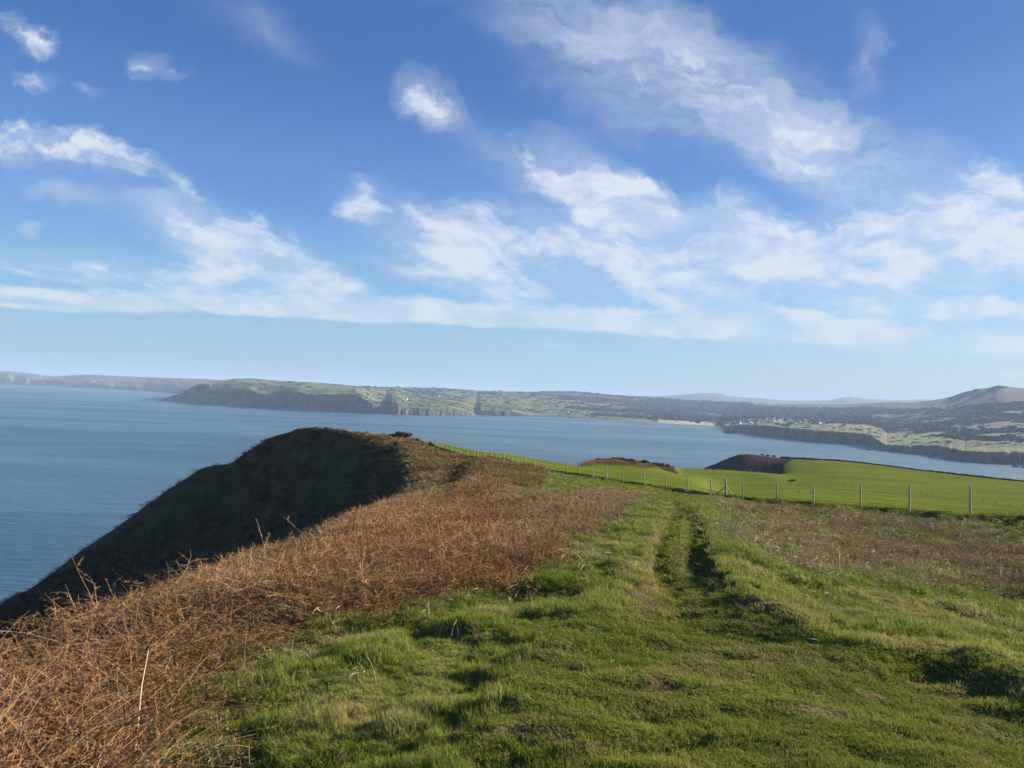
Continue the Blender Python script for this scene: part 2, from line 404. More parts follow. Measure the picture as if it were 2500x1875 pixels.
N4 = line([('a', -181, 200, -20), ('a', -120, 110, -70), ('a', -75, 95, -78), ('a', -50, 105, -70), ('a', -43, 125, -64), (0, 1480, 148), (68, 1441, 152), (170, 1367, 156), (283, 1290, 160), (373, 1222, 163), (452, 1171, 165), (497, 1145, 166), (554, 1133, 166), (610, 1097, 166), (655, 1070, 166), (680, 1061, 165), (746, 1046, 162), (791, 1045, 159), (881, 1055, 150), (938, 1062, 150), (1000, 1071, 155),
           (1077, 1084, 160), (1197, 1105, 158), (1357, 1129, 148), (1430, 1141, 142), (1521, 1149, 138), (1574, 1153, 138), (1680, 1167, 138), ('a', 17, 138, -17.0), ('a', 21, 125, -15.2), ('a', 26, 115, -14.2), ('a', 32, 100, -13.0), ('a', 38, 95, -12.0), ('a', 60, 100, -12), ('a', 90, 150, -18), ('a', 181, 200, -20)])
N5 = line([('a', -181, 350, -60), ('a', -120, 190, -146), ('a', -50, 185, -146), ('a', -36, 205, -125), ('a', -34, 205, -118), ('a', -28, 205, -100), ('a', -22, 200, -78), ('a', -16, 195, -55), ('a', -12, 190, -44), ('a', -8, 200, -40), ('a', -3, 215, -42), ('a', 2, 215, -43), ('a', 4.5, 225, -38), (1428, 1146, 235), (1465, 1130, 240), (1500, 1127, 245), (1550, 1131, 250), (1600, 1138, 258), (1640, 1150, 300),
           (1670, 1155, 335), (1799, 1166, 325), (1901, 1174, 290), (2021, 1185, 245), (2063, 1190, 231), (2308, 1218, 205), (2465, 1236, 190), (2700, 1255, 175), ('a', 90, 300, -30), ('a', 181, 350, -60)])
N6 = line([('a', -181, 600, -120), ('a', -120, 280, -150), ('a', -50, 270, -150), ('a', -12, 280, -146), ('a', -4, 320, -140), ('a', 3, 330, -125), ('a', 6, 330, -100), (1500, 1180, 330), (1580, 1165, 380), (1640, 1141, 425), (1722, 1144, 425), (1847, 1152, 420), (1911, 1159, 415), (2047, 1165, 400), (2180, 1173, 390), (2346, 1188, 375), (2500, 1202, 360), (2800, 1225, 350), ('a', 90, 500, -60), ('a', 181, 600, -120)])
N7 = line([('a', -181, 700, -150), ('a', 3, 450, -150), ('a', 7, 500, -150), ('a', 12, 520, -130), ('a', 14, 530, -100), (1722, 1230, 560), (1800, 1220, 565), (1880, 1185, 560), (1915, 1150, 545), (1960, 1142, 545), (2047, 1144, 540), (2250, 1166, 530), (2500, 1190, 510), ('a', 60, 650, -78), ('a', 90, 700, -80), ('a', 181, 750, -150)])
N8 = line([('a', -181, 800, -155), ('a', 10, 680, -155), ('a', 12.6, 680, -130), (1650, 1200, 680), (1700, 1158, 682), (1722, 1142, 685), (1755, 1128, 690), (1783, 1116, 700), (1824, 1108, 700), (1854, 1112, 700), (1885, 1116, 700), (1946, 1121, 705), (2050, 1127, 705), (2133, 1136, 700), (2250, 1151, 690), (2380, 1165, 670), (2500, 1178, 650), (2800, 1212, 640), ('a', 60, 800, -95), ('a', 90, 850, -100), ('a', 181, 850, -155)])
N9 = line([('a', -181, 860, -160), ('a', 14, 760, -160), ('a', 15.5, 760, -135), ('a', 18, 775, -120), ('a', 24, 765, -112), ('a', 40, 730, -118), ('a', 60, 900, -120), ('a', 181, 900, -160)])
N10 = line([('a', -181, 1000, -170), ('a', 12, 900, -170), ('a', 50, 860, -170), ('a', 181, 1000, -170)])
az4 = N4[0]; k4 = sstep(-9.0 * D2R, -13.0 * D2R, az4); k4b = sstep(-55 * D2R, -40 * D2R, az4)
d3 = np.interp(az4, N3[0], N3[1]); z3 = np.interp(az4, N3[0], N3[2])
N3b = (az4, np.where(k4 * k4b > 0, N4[1] - 14 * k4 * k4b - (1 - k4 * k4b) * (N4[1] - d3) * .3, N4[1] - (N4[1] - d3) * .3), N4[2] + (z3 - N4[2]) * .3 * (1 - k4 * k4b) - 13.0 * k4 * k4b)
NL = [N1, N2, N3, N3b, N4, N5, N6, N7, N8, N9, N10]

azf = np.arange(-46, 46.001, 0.085)
azb = np.concatenate([np.arange(-180, -46, 2.0), azf, np.arange(46.5, 180, 2.0)]) * D2R
rr = np.exp(np.linspace(math.log(0.35), math.log(990), 560))
FD = np.stack([pchip(L[0], L[1], azb) for L in NL]); FZ = np.stack([pchip(L[0], L[2], azb) for L in NL])
HG = np.zeros((len(rr), len(azb)))
for j in range(len(azb)):
    x = np.concatenate([[0.0], np.maximum.accumulate(FD[:, j] + np.arange(11) * 1e-3)]); y = np.concatenate([[-1.6], FZ[:, j]])
    HG[:, j] = pchip(x, y, rr)
lr0, lr1 = math.log(rr[0]), math.log(rr[-1])


def samp(G, X, Y):
    """bilinear lookup of a polar grid"""
    az = np.arctan2(X, Y); r = np.hypot(X, Y)
    fi = np.clip((np.log(np.maximum(r, rr[0])) - lr0) / (lr1 - lr0) * (len(rr) - 1), 0, len(rr) - 1.001)
    fj = np.clip(np.interp(az, azb, np.arange(len(azb))), 0, len(azb) - 1.001)
    i = fi.astype(int); j = fj.astype(int); u = fi - i; v = fj - j
    return (G[i, j] * (1 - v) + G[i, j + 1] * v) * (1 - u) + (G[i + 1, j] * (1 - v) + G[i + 1, j + 1] * v) * u


GX = np.sin(azb)[None, :] * rr[:, None]; GY = np.cos(azb)[None, :] * rr[:, None]


def hit(px, py, rmin=1.5, rmax=900, G=None):
    """first meeting of a photo pixel's ray with the ground -> X, Y"""
    a, te = azel(px, py)
    r = np.exp(np.linspace(math.log(rmin), math.log(rmax), 1500))
    g = samp(HG if G is None else G, np.sin(a) * r, np.cos(a) * r)
    k = np.argmax(te * r < g)
    rr_ = r[k] if k > 0 else r[0]
    return math.sin(a) * rr_, math.cos(a) * rr_


HG0 = HG.copy()
poly = lambda pts: np.array([hit(x, y, G=HG0) for x, y in pts])


def inside(Pg, X, Y):
    res = np.zeros(X.shape, bool); n = len(Pg)
    for i in range(n):
        x1, y1 = Pg[i]; x2, y2 = Pg[(i + 1) % n]
        if y1 == y2: continue
        c = ((y1 > Y) != (y2 > Y)) & (X < (x2 - x1) * (Y - y1) / (y2 - y1) + x1)
        res ^= c
    return res


def pdist(Pg, X, Y, closed=False):
    d = np.full(X.shape, 1e9); n = len(Pg)
    for i in range(n if closed else n - 1):
        a = Pg[i]; b = Pg[(i + 1) % n]; ab = b - a; L = max((ab ** 2).sum(), 1e-9)
        t_ = np.clip(((X - a[0]) * ab[0] + (Y - a[1]) * ab[1]) / L, 0, 1)
        d = np.minimum(d, np.hypot(X - a[0] - t_ * ab[0], Y - a[1] - t_ * ab[1]))
    return d


def sdist(Pg, X, Y):
    d = pdist(Pg, X, Y, True); return np.where(inside(Pg, X, Y), d, -d)


# outlines on the ground
lawnP = poly([(330, 2600), (1060, 1875), (1120, 1760), (1230, 1650), (1290, 1570), (1380, 1530), (1440, 1500), (1500, 1450), (1560, 1400), (1590, 1340), (1605, 1290), (1625, 1245), (1640, 1216), (1600, 1196), (1540, 1187), (1550, 1180), (1650, 1196), (1740, 1210), (1745, 1222), (1700, 1240), (1700, 1290), (1722, 1360), (1745, 1420), (1790, 1470), (1860, 1505), (1960, 1540), (2100, 1580), (2250, 1600), (2400, 1660), (2560, 1730), (2900, 1900), (3100, 2600)])
brkL = poly([(380, 2300), (330, 1875), (450, 1740), (545, 1650), (660, 1560), (820, 1500), (960, 1490), (1080, 1450), (1180, 1420), (1290, 1380), (1380, 1340), (1450, 1290), (1530, 1240), (1560, 1205), (1480, 1196), (1400, 1200), (1330, 1208)])
brkL = np.vstack([brkL, [[-2, 60], [-9, 44], [-16, 36], [-22, 26], [-26, 10], [-26, -20], [-8, -20]]])
brkR = poly([(1775, 1228), (1800, 1290), (1830, 1340), (1900, 1375), (2000, 1400), (2150, 1405), (2300, 1425), (2560, 1460), (2900, 1500), (3000, 1330), (2600, 1285), (2370, 1268), (2222, 1258), (2103, 1247), (1988, 1238), (1898, 1229)])
rutL = poly([(1668, 1485), (1645, 1455), (1624, 1420), (1606, 1375), (1612, 1325), (1630, 1272), (1648, 1232), (1640, 1212)])
rutR = poly([(1820, 1500), (1765, 1462), (1722, 1412), (1700, 1355), (1692, 1303), (1684, 1255), (1672, 1225)])
mudS = poly([(1537, 1478), (1550, 1445), (1580, 1410), (1568, 1380), (1590, 1330), (1605, 1290)])
fenceline = np.array([[math.sin(a) * d, math.cos(a) * d] for a, d in zip(N3[0], N3[1]) if -4 * D2R < a < 40 * D2R])
fenceline = np.vstack([[[math.sin(azel(938, 1062)[0]) * 166, math.cos(azel(938, 1062)[0]) * 166], [math.sin(azel(1013, 1072)[0]) * 157, math.cos(azel(1013, 1072)[0]) * 157], [math.sin(azel(1077, 1086)[0]) * 146, math.cos(azel(1077, 1086)[0]) * 146]], fenceline])

X, Y = GX, GY
R = np.hypot(X, Y)
fmask = (R < 400)
sd_lawn = np.full(X.shape, -99.0); m_ = R < 90
sd_lawn[m_] = sdist(lawnP, X[m_], Y[m_])
jit = fbm(X / 0.8, Y / 0.8, 3, 5) * 1.2 * np.clip(R / 10, .4, 1.6)
lawn = sstep(-0.25, 0.25, sd_lawn + jit * .12)
bl = np.full(X.shape, -99.0); bl[m_] = sdist(brkL, X[m_], Y[m_])
br = np.full(X.shape, -99.0); br[m_] = sdist(brkR, X[m_], Y[m_])
jb = fbm(X / 1.6, Y / 1.6, 3, 9)
bracL = sstep(-0.3, 0.5, bl + jb * 1.6)
bracR = sstep(-0.5, 0.8, br + jb * 3.0) * sstep(-0.12, 0.12, fbm(X / 2.2, Y / 1.4, 3, 31))
brac = np.maximum(bracL, bracR)
# which side of the fence line: field beyond it
azs = np.arctan2(X, Y)
fl_r = np.interp(azs, np.arctan2(fenceline[:, 0], fenceline[:, 1]), np.hypot(fenceline[:, 0], fenceline[:, 1]))
front = (azs > azel(938, 1062)[0]) & (azs < 60 * D2R)
past = R - fl_r
field = np.where(front, sstep(-0.3, 1.2, past + fbm(X / 1.5, Y / 1.5, 3, 3) * 1.5), 0)
field = np.where((azs >= 60 * D2R) | (azs < -120 * D2R), sstep(35, 60, R), field)
# heath: spur, gorse knoll, far dark knoll, cliff slopes
knoll1 = (azs > azel(1400, 1130)[0]) & (azs < azel(1648, 1150)[0]) & (R > 175 + 60 * sstep(azel(1560, 1150)[0], azel(1645, 1150)[0], azs))
k2e = np.interp(azs, [azel(x, 1130)[0] for x in (1640, 1722, 1850, 1893, 1910, 1918)], [430, 430, 428, 430, 430, 800])
knoll2 = (azs > azel(1640, 1140)[0]) & (azs < azel(1915, 1140)[0]) & (R > k2e)
k3e = np.interp(azs, [azel(x, 1130)[0] for x in (1893, 1915, 1946, 1960)], [600, 640, 690, 745])
knoll2 |= (azs > azel(1893, 1140)[0]) & (azs < azel(1960, 1140)[0]) & (R > k3e)
edge_r = np.interp(azs, N8[0], N8[1])
heath = (knoll1 | knoll2 | ((R > edge_r - 4) & front)).astype(float)
field = field * (1 - heath)
heath = np.maximum(heath, (1 - field) * (1 - lawn) * (1 - brac) * sstep(38, 60, R + jb * 20) * ((azs < azel(1330, 1150)[0]) | (azs > 60 * D2R)))
heath = np.maximum(heath, (azs < azel(938, 1062)[0]) * sstep(0, 6, R - np.interp(azs, N2[0], N2[1]) - 2) * (azs > -100 * D2R) * (1 - bracL))
mud = np.zeros(X.shape)
rl = np.full(X.shape, 99.0); rl[m_] = pdist(rutL, X[m_], Y[m_]); rg = np.full(X.shape, 99.0); rg[m_] = pdist(rutR, X[m_], Y[m_]); ms_ = np.full(X.shape, 99.0); ms_[m_] = pdist(mudS, X[m_], Y[m_])
nmud = fbm(X / .5, Y / .5, 4, 77)
mud = np.maximum(mud, sstep(.42, .12, rl + nmud * .5)) * .8
mud = np.maximum(mud, sstep(.45, .15, rg + nmud * .7) * .55)
mud = np.maximum(mud, sstep(.35, .1, ms_ + nmud * .7) * .9)
mud = np.maximum(mud, lawn * sstep(.15, .24, fbm(X / .55, Y / .28, 4, 41)) * sstep(9, 5, R))
tuft = np.clip(1 - lawn - field - brac - heath, 0, 1)
# relief
dip = lawn * -0.16 * sstep(-.1, .9, sd_lawn) * sstep(4.5, 8, R)
HG = HG + dip
ridc = np.full(X.shape, 99.0); ridc[m_] = pdist(poly([(1668, 1448), (1660, 1420), (1652, 1375), (1652, 1330), (1662, 1280), (1670, 1250)]), X[m_], Y[m_])
HG += 0.12 * np.exp(-(ridc / .20) ** 2) * sstep(8.5, 12.0, R)
HG -= 0.21 * np.exp(-(rl / .25) ** 2) * sstep(7.6, 10.5, R) + 0.17 * sstep(7.5, 10.5, R) * np.exp(-(rg / .26) ** 2)
bankd = np.full(X.shape, 99.0); bankd[m_] = pdist(poly([(1700, 1235), (1702, 1290), (1724, 1355), (1750, 1415), (1800, 1462), (1870, 1492), (1970, 1525), (2110, 1560), (2260, 1580), (2400, 1640), (2560, 1710)]), X[m_], Y[m_])
HG += (1 - lawn) * (0.15 + .02 * sstep(14, 8, R)) * np.exp(-(bankd / .9) ** 2)
mud *= .75
tuft *= 1 - np.exp(-(np.minimum(rl, rg) / .5) ** 2)
HG += lawn * (fbm(X / 1.1, Y / .7, 4, 21) * 0.12 + fbm(X / .5, Y / .22, 3, 22) * 0.10) * sstep(1.2, 3, R)
HG += tuft * (fbm(X / 1.1, Y / 1.1, 3, 23) * 0.30 + np.abs(fbm(X / .5, Y / .5, 2, 24)) * 0.16 - .10) * sstep(1.5, 4, R)
HG += brac * (fbm(X / 1.6, Y / 1.6, 3, 25) * 0.30 - .10)
HG += heath * (fbm(X / 5, Y / 5, 5, 26, .6) * np.clip(R / 120, 0.2, 1.5) * .8)
HG += heath * fbm(X / 22, Y / 22, 3, 27) * 3.0 * sstep(60, 110, R) * (azs < -9 * D2R) * (1 - np.exp(-((R - np.interp(azs, N4[0], N4[1])) / 9) ** 2))
HG += field * (fbm(X / 9, Y / 9, 3, 28) * .25 + fbm(X / 60, Y / 60, 2, 29) * 1.2 * sstep(120, 200, R))
# little lynchet between path and field: the ground drops half a metre on the path side of the fence
lyn = np.where(front, sstep(0.3, -0.9, past) * sstep(-12, -2.2, past), 0)
HG -= 0.50 * lyn * sstep(azel(900, 1070)[0], azel(1080, 1090)[0], azs) * (1 - .6 * sstep(20 * D2R, 26 * D2R, azs))
HG += 0.10 * np.exp(-((past + .1) / .8) ** 2) * front * (.5 + fbm(X / 1.2, Y / 1.2, 2, 33))
HG -= heath * (R > 170) * (azs > 18 * D2R) * 0.0

V = np.stack([GX, GY, HG + CAMZ], -1).reshape(-1, 3)
nA_, nR_ = len(azb), len(rr)
F = grid_faces(nR_, nA_, wrap=True)
V = np.vstack([V, [[0, 0, CAMZ - 1.6]]])
headland = mesh_obj('ground', V, F[:, ::-1], m_ground)
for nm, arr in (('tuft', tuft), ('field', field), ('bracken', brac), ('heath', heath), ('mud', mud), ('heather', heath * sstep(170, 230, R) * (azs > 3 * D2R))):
    if nm == 'bracken': arr = arr * np.where(X > 0, .55, 1)
    add_attr(headland, nm, np.append(arr.ravel(), 0))
tag(headland, kind='structure')


def gz(x, y):
    return float(samp(HG, np.array([x]), np.array([y]))[0]) + CAMZ


# ------------------------------------------------------------------ the sea
sea = mesh_obj('sea', [(-60000, -60000, 0), (60000, -60000, 0), (60000, 60000, 0), (-60000, 60000, 0)], [(0, 1, 2, 3)], m_sea)
tag(sea, kind='structure')


# ------------------------------------------------------------------ far shores
def crv(pts, q, k=1):
    p = np.array(sorted(pts)); return np.interp(q, p[:, 0], p[:, k])


def water_d(px, py):
    a, te = azel(px, py); return CAMZ / -te


# shoreline across the bay (photo px of the water's edge)
W_ = [(380, 979), (432, 977), (468, 984), (508, 986), (594, 991.5), (716, 999.5), (798, 1005), (900, 1009.6), (990, 1013), (1049, 1015), (1139, 1014), (1164, 1013.5), (1300, 1017), (1349, 1018.5), (1461, 1023.6), (1598, 1033), (1722, 1038.5), (1762, 1041.7), (1766, 1050), (1830, 1061), (1893, 1069), (1985, 1079), (2118, 1088.5), (2144, 1099.5), (2217, 1108), (2288, 1113.5), (2316, 1122), (2371, 1130), (2500, 1136), (2700, 1146), (3000, 1160)]
C_ = [(380, 990), (430, 977), (445, 962), (466, 945), (484, 940), (508, 938), (525, 955), (540, 957), (558, 953), (603, 950.5), (611, 951.5), (632, 960), (649, 965), (680, 965), (707, 957), (726, 956.5), (756, 963), (829, 963), (855, 962), (881, 969), (913, 988), (940, 993), (955, 982), (967, 981), (994, 995), (1049, 997), (1094, 995), (1128, 999.5), (1162, 1011), (1173, 1002), (1252, 1005), (1297, 1013), (1349, 1014), (1461, 1020), (1598, 1030), (1722, 1036), (1762, 1039.5), (1775, 1041), (1826, 1038), (1877, 1040), (1924, 1045.5), (1985, 1050.5), (2107, 1058.7), (2124, 1064), (2165, 1087), (2223, 1089.5), (2254, 1088), (2285, 1088), (2350, 1101.5), (2353, 1102.5), (2425, 1104), (2500, 1104), (2700, 1112), (3000, 1120)]
S_ = [(380, 990), (430, 976), (445, 961), (465, 943), (484, 936), (508, 933.5), (540, 928), (576, 923.9), (615, 923.9), (671, 929), (723, 931.6), (762, 933), (829, 938), (868, 942), (908, 944), (1015, 946), (1089, 947.5), (1139, 952), (1184, 954.7), (1300, 956.5), (1399, 956.7), (1461, 961.7), (1499, 966), (1598, 971), (1673, 978), (1772, 982), (1877, 986.5), (1964, 986.5), (2046, 987.5), (2150, 982), (2226, 982), (2281, 976), (2317, 968.7), (2335, 961.5), (2360, 954), (2371, 953.7), (2382, 948.8), (2407, 947), (2418, 944), (2424, 944.6), (2433, 942), (2443, 942.8), (2447, 941.8), (2462, 945), (2500, 948), (2620, 958), (2800, 990), (3000, 1020)]
px = np.concatenate([np.arange(384, 2600, 1.15), np.arange(2600, 3000, 6)])
n = len(px)
wy = crv(W_, px); cy = crv(C_, px); sy = crv(S_, px); sy = np.convolve(np.pad(sy, 12, mode='edge'), np.ones(25) / 25, 'valid'); sy_s = np.convolve(np.pad(sy, 90, mode='edge'), np.ones(181) / 181, 'valid')
A = np.zeros(n); dW = np.zeros(n)
for i in range(n):
    a, te = azel(px[i], wy[i]); A[i] = a; dW[i] = CAMZ / -te
ribn = fbm(A * 260, A * 0 + 3.3, 4, 50, .6)
sm = np.exp(-((px - 1550) / 230) ** 2)
dWj = dW + ribn * 70 * (1 - sm) * (1 + .5 * np.exp(-((px - 1050) / 160) ** 2))
cw = 45 + 30 * fbm(A * 120, A * 0 + 8, 3, 51) + 70 * np.exp(-((px - 1050) / 90) ** 2) + 60 * np.exp(-((px - 520) / 30) ** 2) + 35 * sm
dC = dW + cw
skd = crv([(380, 5400), (432, 5150), (484, 5250), (576, 5500), (723, 5800), (829, 6400), (908, 7600), (1400, 8300), (1700, 8400), (1960, 7800), (2150, 6900), (2281, 6300), (2433, 5800), (2600, 5500), (3000, 5200)], px)
cliffn = fbm(A * 400, A * 0, 4, 52, .6)


def zpix(pxv, pyv, dv):
    out = np.zeros(len(pxv))
    for i in range(len(pxv)):
        out[i] = CAMZ + azel(pxv[i], pyv[i])[1] * dv[i]
    return out


lm = sstep(1000, 1900, px)
f_ = [.36 * (1 - lm) + .28 * lm, .62 * (1 - lm) + .47 * lm, .86 * (1 - lm) + .73 * lm]
g_ = [.20, .45, .74]
FLd = [dWj - 40, dWj, dC]
zC = zpix(px, cy, dC) + cliffn * 1.5 * (1 - sm)
FLz = [np.full(n, -14.0), np.full(n, -1.0), np.maximum(zC, 1.5)]
for f, g in zip(f_, g_):
    dd = dC + (skd - dC) * g
    FLd.append(dd); FLz.append(np.maximum(zpix(px, cy + (sy_s - cy) * f, dd), 3 + 0 * px))
FLd.append(skd); FLz.append(zpix(px, sy, skd))
FLd.append(skd + 1500); FLz.append(FLz[-1] * .45)
FLd = np.array(FLd); FLz = np.array(FLz)
tt = np.concatenate([[0, .5], 1 + np.arange(11) / 11, 2 + np.arange(16) / 16, 3 + np.arange(18) / 18, 4 + np.arange(18) / 18, 5 + np.arange(20) / 20, 6 + np.arange(8) / 7])
kk = np.arange(8)
DD = np.zeros((len(tt), n)); ZZ = np.zeros((len(tt), n))
tq = np.minimum(tt, 6.99999)
for j in range(n):
    DD[:, j] = np.interp(tt, kk, FLd[:, j])
    z1 = np.interp(tt, kk, FLz[:, j]); z2 = pchip(FLd[2:7, j], FLz[2:7, j], DD[:, j])
    ZZ[:, j] = np.where((tt >= 2) & (tt <= 6), z2, z1)
# craggy cliff face
tcl = np.clip(tt - 1, 0, 1)[:, None]
cface = ((tt >= 1) & (tt <= 2))[:, None]
AA = np.broadcast_to(A, DD.shape)
DD = DD + cface * fbm(AA * 320, ZZ * .03, 4, 53, .6) * 30 * np.sin(tcl * math.pi) * (1 - sm)
XX = np.sin(AA) * DD; YY = np.cos(AA) * DD
pxx_ = np.broadcast_to(px, DD.shape)
inl = sstep(2.0, 3.0, tt)[:, None] * sstep(6.0, 5.2, tt)[:, None]
ZZ = ZZ + inl * (fbm(XX / 600, YY / 600, 4, 54) * np.where(pxx_ < 850, 9, 20) + fbm(XX / 120, YY / 120, 3, 55) * 6)
ZZ += (tt[:, None] == 6) * (fbm(AA * 260, AA * 0, 3, 56) * 4)
hillm = sstep(2150, 2330, pxx_) * (sstep(3.6, 4.6, tt) * sstep(6.0, 5.6, tt))[:, None]
ZZ += hillm * ((.5 - np.abs(fbm(XX / 420, YY / 420, 5, 57, .55)) * 2) * 16 - 5)
bay = mesh_obj('hills', np.stack([XX, YY, ZZ], -1).reshape(-1, 3), grid_faces(len(tt), n)[:, ::-1], m_far)
pxx = np.broadcast_to(px, DD.shape)
cl = cface * np.ones_like(DD) * sstep(2.04, 1.9, tt)[:, None] + ((tt > 2) & (tt < 2.15))[:, None] * .35
cl = cl * (1 - sm * .75)
# headland's left snout: steep bare rock up to the brow
cl = np.maximum(cl, (tt[:, None] < 2.9) * (tt[:, None] > 2) * np.exp(-((pxx - 2150) / 26) ** 2) * .8)
cl = np.maximum(cl, (pxx < 520) * sstep(3.2, 2.3, tt)[:, None] * .85)
sand = (tt > 1.0)[:, None] * (tt < 2.3)[:, None] * sstep(1560, 1660, pxx) * sstep(1764, 1755, pxx)
wood = sstep(1250, 1700, pxx) * (tt > 2.2)[:, None] * .7 + sstep(900, 1300, pxx) * sstep(3.8, 4.8, tt)[:, None] * .35
wood = np.maximum(wood, sstep(1650, 1800, pxx) * sstep(2.9, 3.3, tt)[:, None] * sstep(5.6, 5.0, tt)[:, None] * .75)
wood = wood * (1 - sstep(1780, 1850, pxx) * sstep(3.2, 2.9, tt)[:, None]) + .55 * np.exp(-((pxx - 2450) / 130) ** 2) * np.exp(-((tt[:, None] - 2.85) / .22) ** 2)
moor = sstep(2120, 2330, pxx) * sstep(4.9, 5.5, tt)[:, None] + sstep(1750, 1900, pxx) * sstep(5.2, 5.7, tt)[:, None] * .6
for nm, arr in (('cliff', cl), ('sand', sand), ('wood', wood), ('moor', np.clip(moor, 0, 1))):
    add_attr(bay, nm, np.clip(arr, 0, 1).ravel())
tag(bay, kind='structure')


def bayxyz(pxq, pyq):
    """point of the far shore seen at a photo pixel (first inland meeting)"""
    j = int(np.argmin(np.abs(px - pxq)))
    a, te = azel(pxq, pyq)
    el = (ZZ[:, j] - CAMZ) / DD[:, j]
    for k in range(1, len(tt)):
        if tt[k] > 1 and el[k] >= te:
            u = (te - el[k - 1]) / max(el[k] - el[k - 1], 1e-9); u = min(max(u, 0), 1)
            d = DD[k - 1, j] + u * (DD[k, j] - DD[k - 1, j]); z = ZZ[k - 1, j] + u * (ZZ[k, j] - ZZ[k - 1, j])
            return math.sin(a) * d, math.cos(a) * d, z
    k = len(tt) - 9
    return math.sin(a) * DD[k, j], math.cos(a) * DD[k, j], ZZ[k, j]


# the far coast on the left, ten kilometres off
def shore(name, Wl, Cl, Sl, x0, x1, st, back, seed):
    p = np.arange(x0, x1, st); m = len(p)
    Aq = np.zeros(m); dw = np.zeros(m); wq = crv(Wl, p)
    for i in range(m):
        a, te = azel(p[i], wq[i]); Aq[i] = a; dw[i] = CAMZ / -te
    j_ = fbm(Aq * 260, Aq * 0, 4, seed, .6)
    ds = [dw - 60 + j_ * 200, dw + j_ * 260, dw + 120 + j_ * 150, dw + back * .45, dw + back, dw + back + 2500]
    zs = [np.full(m, -15.), np.full(m, -1.), zpix(p, crv(Cl, p), ds[2]), zpix(p, (crv(Cl, p) * .45 + crv(Sl, p) * .55), ds[3]), zpix(p, crv(Sl, p), ds[4]), np.full(m, 20.)]
    t_ = np.concatenate([[0], 1 + np.arange(8) / 8, 2 + np.arange(14) / 14, 3 + np.arange(14) / 14, 4 + np.arange(4) / 3])
    d = np.stack([np.interp(t_, range(6), [q[i] for q in ds]) for i in range(m)], 1)
    z = np.stack([np.interp(t_, range(6), [q[i] for q in zs]) for i in range(m)], 1)
    Ab = np.broadcast_to(Aq, d.shape)
    x = np.sin(Ab) * d; y = np.cos(Ab) * d
    z = z + (sstep(2, 2.6, t_) * sstep(4, 3.5, t_))[:, None] * fbm(x / 700, y / 700, 4, seed + 1) * 30
    d = d + ((t_ > 1) & (t_ < 2))[:, None] * fbm(Ab * 400, z * .02, 3, seed + 2) * 120
    x = np.sin(Ab) * d; y = np.cos(Ab) * d
    ob = mesh_obj(name, np.stack([x, y, z], -1).reshape(-1, 3), grid_faces(len(t_), m)[:, ::-1], m_far)
    o_ = np.ones_like(d)
    add_attr(ob, 'cliff', o_ * sstep(2.12, 1.95, t_)[:, None]); add_attr(ob, 'sand', o_ * 0); add_attr(ob, 'wood', o_ * .25); add_attr(ob, 'moor', o_ * .25)
    tag(ob, kind='structure')
    return p, d, z, t_


WL = [(-600, 914), (-300, 927), (0, 938), (136, 943), (226, 948), (350, 954.6), (441, 961), (560, 968)]
CL = [(-600, 900), (-300, 915), (-100, 920), (0, 923), (20, 922), (34, 933), (61, 926), (90, 928.6), (124, 927.5), (140, 927.5), (176, 934), (235, 936.5), (262, 939), (278, 944), (328, 944.4), (357, 952), (371, 945.5), (407, 948), (447, 946.7), (560, 955)]
SL = [(-600, 880), (-300, 896), (-100, 905), (0, 906.5), (23, 906.7), (79, 911.6), (97, 916), (136, 918.4), (181, 915.7), (208, 914), (271, 917), (362, 921), (500, 925), (600, 932)]
cp, cd, cz, ct = shore('hills', WL, CL, SL, -600, 580, 1.6, 2300, 70)

# distant hills beyond the bay
m_hill, t, o = mat('distant_moorland')
geo = t.new('ShaderNodeNewGeometry'); pos = geo.outputs['Position']
hh = t.noise(pos, 0.0016, 5, 0.6)
principled(t, o, t.mix(t.ramp(hh, .35, .65), (0.045, 0.05, 0.028), (0.085, 0.075, 0.045)), .95, .1)
ridge = [(1380, 974), (1499, 965.5), (1605, 967.6), (1648, 965), (1710, 959.4), (1749, 958.8), (1760, 961), (1775, 966.5), (1800, 969), (1842, 971), (1890, 975), (1918, 978), (1985, 978), (2025, 977), (2040, 974), (2056, 970), (2074, 968.5), (2093, 970), (2117, 974), (2150, 975), (2181, 977.5), (2186, 976.5), (2200, 976), (2208, 977), (2240, 975.5), (2255, 974), (2263, 975.5), (2290, 978), (2500, 985)]
p = np.arange(1380, 2500, 2.0); m = len(p)
ds = [np.full(m, 11500.), np.full(m, 14500.), np.full(m, 17500.)]
zr = zpix(p, crv(ridge, p), ds[1])
t_ = np.linspace(0, 2, 21)
d = np.stack([np.interp(t_, range(3), [q[i] for q in ds]) for i in range(m)], 1)
z = np.stack([np.interp(t_, range(3), [60, zr[i], 60]) for i in range(m)], 1)
Aq = np.array([azel(q, 970)[0] for q in p]); Ab = np.broadcast_to(Aq, d.shape)
x = np.sin(Ab) * d; y = np.cos(Ab) * d
z = z + (1 - np.abs(1 - t_) ** .5)[:, None] * 0 + np.sin(np.pi * np.clip(t_, 0, 1))[:, None] * fbm(x / 1500, y / 1500, 4, 90) * 60
ob = mesh_obj('hills', np.stack([x, y, z], -1).reshape(-1, 3), grid_faces(21, m)[:, ::-1], m_hill)
tag(ob, kind='structure')


